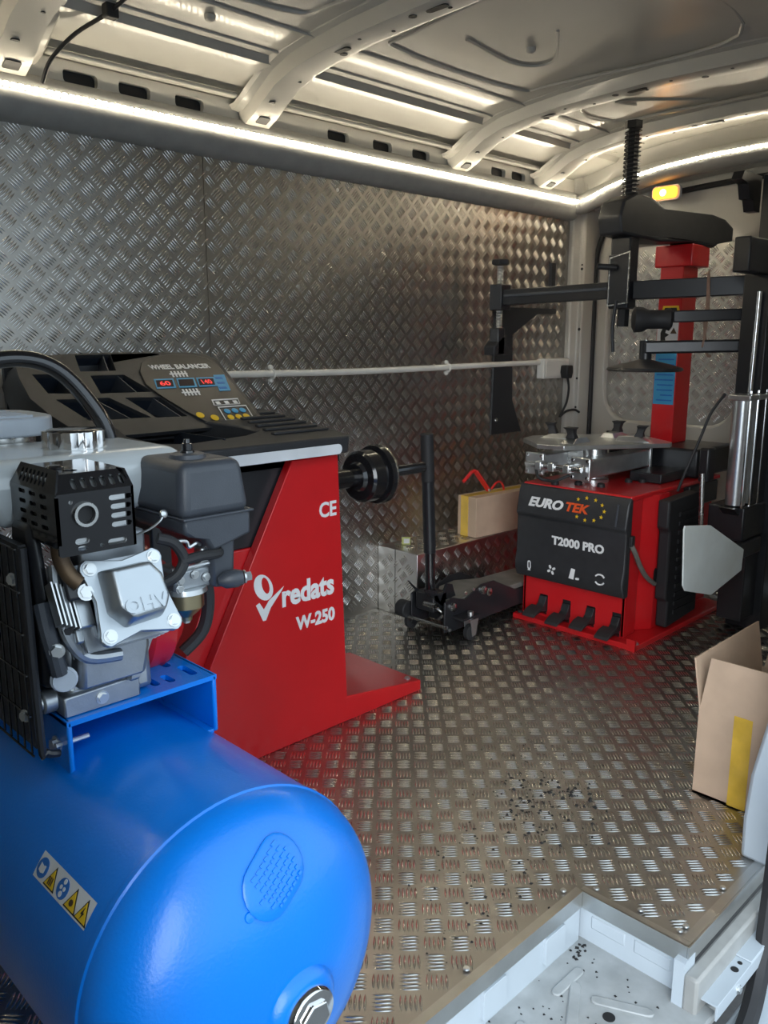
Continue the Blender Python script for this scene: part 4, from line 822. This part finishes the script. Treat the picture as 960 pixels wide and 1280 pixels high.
# bead disc and its arm, roller arm
MB().beam((3.30,1.27,1.128), (3.08,1.66,1.118), .05, .05).build('disc_arm', 'black_paint', tc, .008)
MB().cyl((3.085,1.655,1.145), (3.085,1.655,1.06), .024, 16).build('disc_stem', 'black_paint', tc)
MB().lathe((3.085,1.655,1.072), (0,0,-1), [(0,.025),(.008,.05),(.02,.10),(.032,.142),(.040,.148),(.046,.140),(.048,.05)], 40).build('bead_disc', 'black_plastic', tc)
bolt((3.085,1.655,1.145), Z_, .008, 'bolt', 'chrome', tc)
MB().beam((3.30,1.27,1.245), (3.10,1.56,1.235), .035, .045).build('roller_arm', 'black_paint', tc, .005)
rd = Vector((-.2,.29,0)).normalized()
MB().lathe((3.10,1.56,1.225), rd, [(0,.03),(.01,.044),(.03,.036),(.09,.036),(.11,.047),(.14,.05),(.15,.03)], 22).build('bead_roller', 'rubber', tc)
MB().tube([(3.04,1.77,1.30),(3.03,1.775,1.2),(3.035,1.77,1.10)], .007, 8, 3).build('tool_rod', 'black_paint', tc)
# air lines
MB().tube([(3.19,1.47,1.395),(3.185,1.465,1.30),(3.19,1.47,1.20),(3.20,1.46,1.10),(3.215,1.45,1.085)], .006, 8, 5).build('air_line', 'rope', tc)
MB().tube([(3.22,1.50,1.395),(3.20,1.475,1.40),(3.17,1.46,1.39),(3.18,1.455,1.25),(3.16,1.46,1.12)], .004, 6, 5).build('air_line', 'rope', tc)
MB().tube([(3.10,1.33,.95),(3.06,1.36,.88),(3.04,1.38,.80),(3.02,1.40,.72),(3.0,1.42,.64),(3.0,1.44,.58)], .0055, 8, 5).build('braided_line', 'rubber', tc)
MB().box(3.03, 3.09, 1.34, 1.38, .62, .75).build('air_regulator', 'black_paint', tc, .008)
# ================================================================ TROLLEY JACK
jk = thing('trolley_jack', (2.5,2.09,0), 'black trolley jack with upright handle parked beside the tyre changer', 'jack')
side = [(2.30,.04),(2.30,.16),(2.34,.175),(2.42,.15),(2.52,.19),(2.60,.19),(2.75,.12),(2.98,.10),(2.98,.05),(2.6,.045),(2.36,.035)]
for y in (2.0, 2.175): MB().prism(side, 'Y', y, y+.008).build('side_plate', 'black_paint', jk, .002)
MB().prism([(2.36,.15),(2.55,.165),(2.72,.14),(2.97,.135),(2.97,.12),(2.7,.115),(2.55,.14),(2.36,.135)], 'Y', 2.01, 2.173).build('lift_arm_cover', 'pad_grey', jk, .003)
MB().box(2.37, 2.95, 2.03, 2.15, .05, .11).build('hydraulic_body', 'black_paint', jk, .006)
MB().prism([(2.24,.215),(2.30,.20),(2.34,.13),(2.43,.13),(2.40,.205),(2.37,.215),(2.33,.15),(2.30,.16)], 'Y', 2.05, 2.06).build('handle_fork', 'black_paint', jk)
MB().prism([(2.24,.235),(2.29,.18),(2.31,.13),(2.40,.13),(2.43,.20),(2.38,.16),(2.32,.165)], 'Y', 2.135, 2.145).build('handle_fork', 'black_paint', jk)
MB().box(2.29, 2.37, 2.05, 2.145, .11, .185).build('handle_socket', 'black_paint', jk, .006)
MB().cyl((2.325,2.098,.15), (2.318,2.098,.36), .020, 18).build('handle_sleeve', 'black_gloss', jk)
MB().cyl((2.318,2.098,.34), (2.295,2.098,.80), .0245, 18, .0235).build('handle', 'black_paint', jk, .003)
MB().cyl((2.304,2.098,.62), (2.2947,2.098,.805), .0255, 18, .025).build('handle_grip', 'rubber', jk, .004)
MB().cyl((2.295,1.99,.065), (2.295,2.20,.065), .007, 10).build('axle_rod', 'steel', jk)
for p in ((2.345,2.0,.135),(2.53,2.0,.165),(2.565,2.0,.15)): MB().lathe(p, nY, [(0,.018),(.008,.017),(.012,.010)], 16).build('pivot_bolt', 'steel', jk)
for p in ((2.31,2.0,.06),(2.33,2.0,.045),(2.42,2.0,.175),(2.47,2.0,.18)): MB().lathe(p, nY, [(0,.007),(.004,.006)], 10).build('rivet', 'zinc', jk)
MB().box(2.34, 2.44, 1.94, 2.0, .092, .10).build('caster_plate', 'black_paint', jk)
for y, x in ((1.955,2.40),(2.215,2.34)):
    wl_ = MB().lathe((x,y-.012,.032), Y_, [(0,.026),(.003,.032),(.021,.032),(.024,.026)], 20).build('caster_wheel', 'rubber', jk)
    for s in (-1, 1): MB().prism([(x-.020,.088),(x+.028,.088),(x+.012,.022),(x-.008,.018)], 'Y', y+s*.017-.0015, y+s*.017+.0015).build('caster_fork', 'zinc' if y < 2 else 'black_paint', wl_)
    MB().cyl((x,y,.085), (x,y,.115), .012, 12).build('caster_pin', 'zinc', wl_)
MB().cyl((2.30,2.19,.09), (2.30,2.24,.09), .035, 20).build('side_roller', 'rubber', jk, .004)
MB().tube([(2.30,2.05,.135),(2.31,2.03,.12),(2.325,2.03,.10),(2.32,2.05,.08)], .006, 8, 4).build('release_link', 'steel', jk)
MB().cyl((2.295,2.04,.14), (2.295,2.10,.14), .012, 14).build('spring_barrel', 'steel', jk)
for y in (2.03, 2.15): MB().lathe((2.93,y-.012,.045), Y_, [(0,.04),(.003,.045),(.021,.045),(.024,.04)], 20).build('front_wheel', 'black_paint', jk)
# ================================================================ BOXES AND LOOSE THINGS
rot = math.radians(-4); du = Vector((math.cos(rot), math.sin(rot), 0)); dv = Vector((-du.y, du.x, 0)); c0 = Vector((2.80,2.262,.287))
cb1 = thing('cardboard_box', c0, 'long closed brown cardboard box on the wheel arch with yellow tape', 'box')
MB().obox(c0+du*.21+dv*.056+Vector((0,0,.09)), du*.21, dv*.056, Vector((0,0,.09))).build('carton', 'cardboard', cb1, .002)
MB().obox(c0+dv*.070+Vector((0,0,.09))-du*.0008, du*.001, dv*.022, Vector((0,0,.0902))).build('tape_strip', 'tape', cb1)
MB().obox(c0+du*.20+dv*.070+Vector((0,0,.1808)), du*.20, dv*.022, Vector((0,0,.0006))).build('tape_strip', 'tape', cb1)
rc = thing('lever_clamp', (2.95,2.31,.468), 'red steel lever clamp lying on the long cardboard box', 'clamp')
MB().beam((2.865,2.325,.575), (2.935,2.30,.478), .026, .008, (1,0,0)).build('lever', 'red_bright', rc, .002)
MB().tube([(2.935,2.30,.478),(2.955,2.30,.487),(2.98,2.30,.505),(3.01,2.30,.512),(3.035,2.30,.495),(3.045,2.30,.470)], .005, 8, 5).build('hoop', 'red_bright', rc)
MB().tube([(2.865,2.325,.575),(2.845,2.33,.57),(2.83,2.335,.555),(2.80,2.34,.53)], .008, 8, 4).build('reflected_tail', 'red_bright', rc)  # red tail stands in for the lever's reflection in the wall
bolt((2.93,2.293,.485), nY, .007, 'rivet', 'zinc', rc)
lb = thing('paper_label', (2.50,2.42,.286), 'small yellow green paper label on the wheel arch box', 'label')
MB().obox((2.50,2.40,.303), (.012,-.014,0), (0,0,.016), (.003,.003,0)).build('label_card', 'label_green', lb)
MB().obox((2.50,2.397,.303), (.008,-.009,0), (0,0,.010), (.0025,.0025,0)).build('label_print', 'sticker', lb)
# open box at the right
ob = thing('cardboard_box', (2.15,.73,.002), 'open brown cardboard box with raised flaps and tape by the side door', 'box')
x0, x1, y0, y1, zt = 1.945, 2.34, .645, .835, .236
MB().box(x0, x1, y0, y1, .002, .008).build('bottom_panel', 'cardboard', ob)
MB().box(x0, x0+.004, y0, y1, .002, zt).build('side_panel', 'cardboard', ob)
MB().box(x1-.004, x1, y0, y1, .002, zt).build('side_panel', 'cardboard', ob)
MB().box(x0+.004, x1-.004, y1-.004, y1, .002, zt).build('side_panel', 'cardboard', ob)
MB().box(x0+.004, x1-.004, y0, y0+.004, .002, zt).build('side_panel', 'cardboard', ob)
def flap(pts, th, name='flap'):
    mb = MB(); n = len(pts); P = [Vector(p) for p in pts]; mb.add(P+[p+Vector(th) for p in P], [(0,1,2,3),(7,6,5,4)]+[(i, (i+1) % 4, (i+1) % 4+4, i+4) for i in range(4)]); return mb.build(name, 'cardboard', ob)
flap([(x0,y1-.002,zt),(x0,y0,zt),(x0+.008,y0+.0,zt+.135),(x0+.008,y1-.018,zt+.135)], (.004,0,0))
flap([(x0,y1,zt),(x1,y1,zt),(x1,y1+.022,zt+.128),(x0,y1+.022,zt+.128)], (0,-.004,0))
flap([(x1-.004,y1-.01,zt),(x1-.004,y0,zt),(x1+.06,y0,zt+.11),(x1+.06,y1-.01,zt+.11)], (.004,0,0))
flap([(x0+.01,y0+.004,zt),(x1-.01,y0+.004,zt),(x1-.01,y0+.09,zt-.06),(x0+.01,y0+.09,zt-.06)], (0,0,-.004))
MB().box(x0-.0012, x0+.001, .700, .745, .004, zt-.002).build('tape_strip', 'tape', ob)
flap([(x0-.0012,.745,zt-.002),(x0-.0012,.700,zt-.002),(x0-.001,.700,zt+.008),(x0-.001,.745,zt+.008)], (.001,0,0), 'tape_strip').data.materials[0] = M['tape']
# grey door track bracket below the floor edge
rl = thing('track_bracket', (1.57,.58,-.11), 'pale grey folded steel bracket rail below the floor edge', 'bracket')
MB().prism([(.518,-.092),(.552,-.092),(.552,-.096),(.522,-.096),(.522,-.125),(.518,-.125)], 'X', 1.40, 1.76).build('rail', 'van_white', rl, .001)
for x, r in ((1.52,.008),(1.545,.005),(1.735,.006)): MB().cyl((x,.536,-.0925), (x,.536,-.0912), r, 12).build('rail_hole', 'dark', rl)
MB().box(1.56, 1.70, .5185, .5695, -.0915, -.088).build('rail_plate', 'van_white', rl, .001)
bolt((1.50,.518,-.115), nY, .007, 'bolt', 'zinc', rl)
# rubber crumbs and dirt on the floor and in the step
mb = MB()
def crumb(x, y, z, r):
    p = [Vector((random.uniform(-1,1), random.uniform(-1,1), 0)).normalized()*r*random.uniform(.6,1.2) for _ in range(3)]
    a = random.random()*6.28; q = [Vector((x+r*math.cos(a+k*1.57)*random.uniform(.5,1.2), y+r*math.sin(a+k*1.57)*random.uniform(.5,1.2), z)) for k in range(4)]
    mb.add(q+[Vector((x, y, z+r*random.uniform(.4,.9)))], [(0,1,4),(1,2,4),(2,3,4),(3,0,4),(3,2,1,0)])
def clump(cx, cy, sx, sy, n, r0, r1):
    for _ in range(n):
        x, y = random.gauss(cx, sx), random.gauss(cy, sy)
        if in_floor(x, y) and (y < 1.74 or x > 1.95) and x < 2.6: crumb(x, y, .0005, random.uniform(r0, r1))
clump(1.60,1.06,.10,.08,120,.002,.007); clump(1.66,1.12,.05,.05,40,.003,.009); clump(1.72,1.02,.03,.02,10,.004,.010)
clump(1.85,1.25,.12,.10,90,.0015,.005); clump(1.35,1.02,.12,.07,55,.0015,.006); clump(1.15,.92,.10,.03,25,.002,.006); clump(1.9,1.5,.4,.3,120,.001,.003); clump(1.62,1.25,.12,.10,60,.001,.004)
for _ in range(70): crumb(random.uniform(.95,1.38), random.uniform(.60,.82), -.1195, random.uniform(.0015,.004))
for _ in range(14): crumb(1.375+random.uniform(-.03,.02), .815-random.random()*.025, -.1195, random.uniform(.003,.006))
cr = mb.build('rubber_crumbs', 'crumb'); tag(cr, 'scattered black rubber crumbs on the tread plate floor', 'debris', kind='stuff')
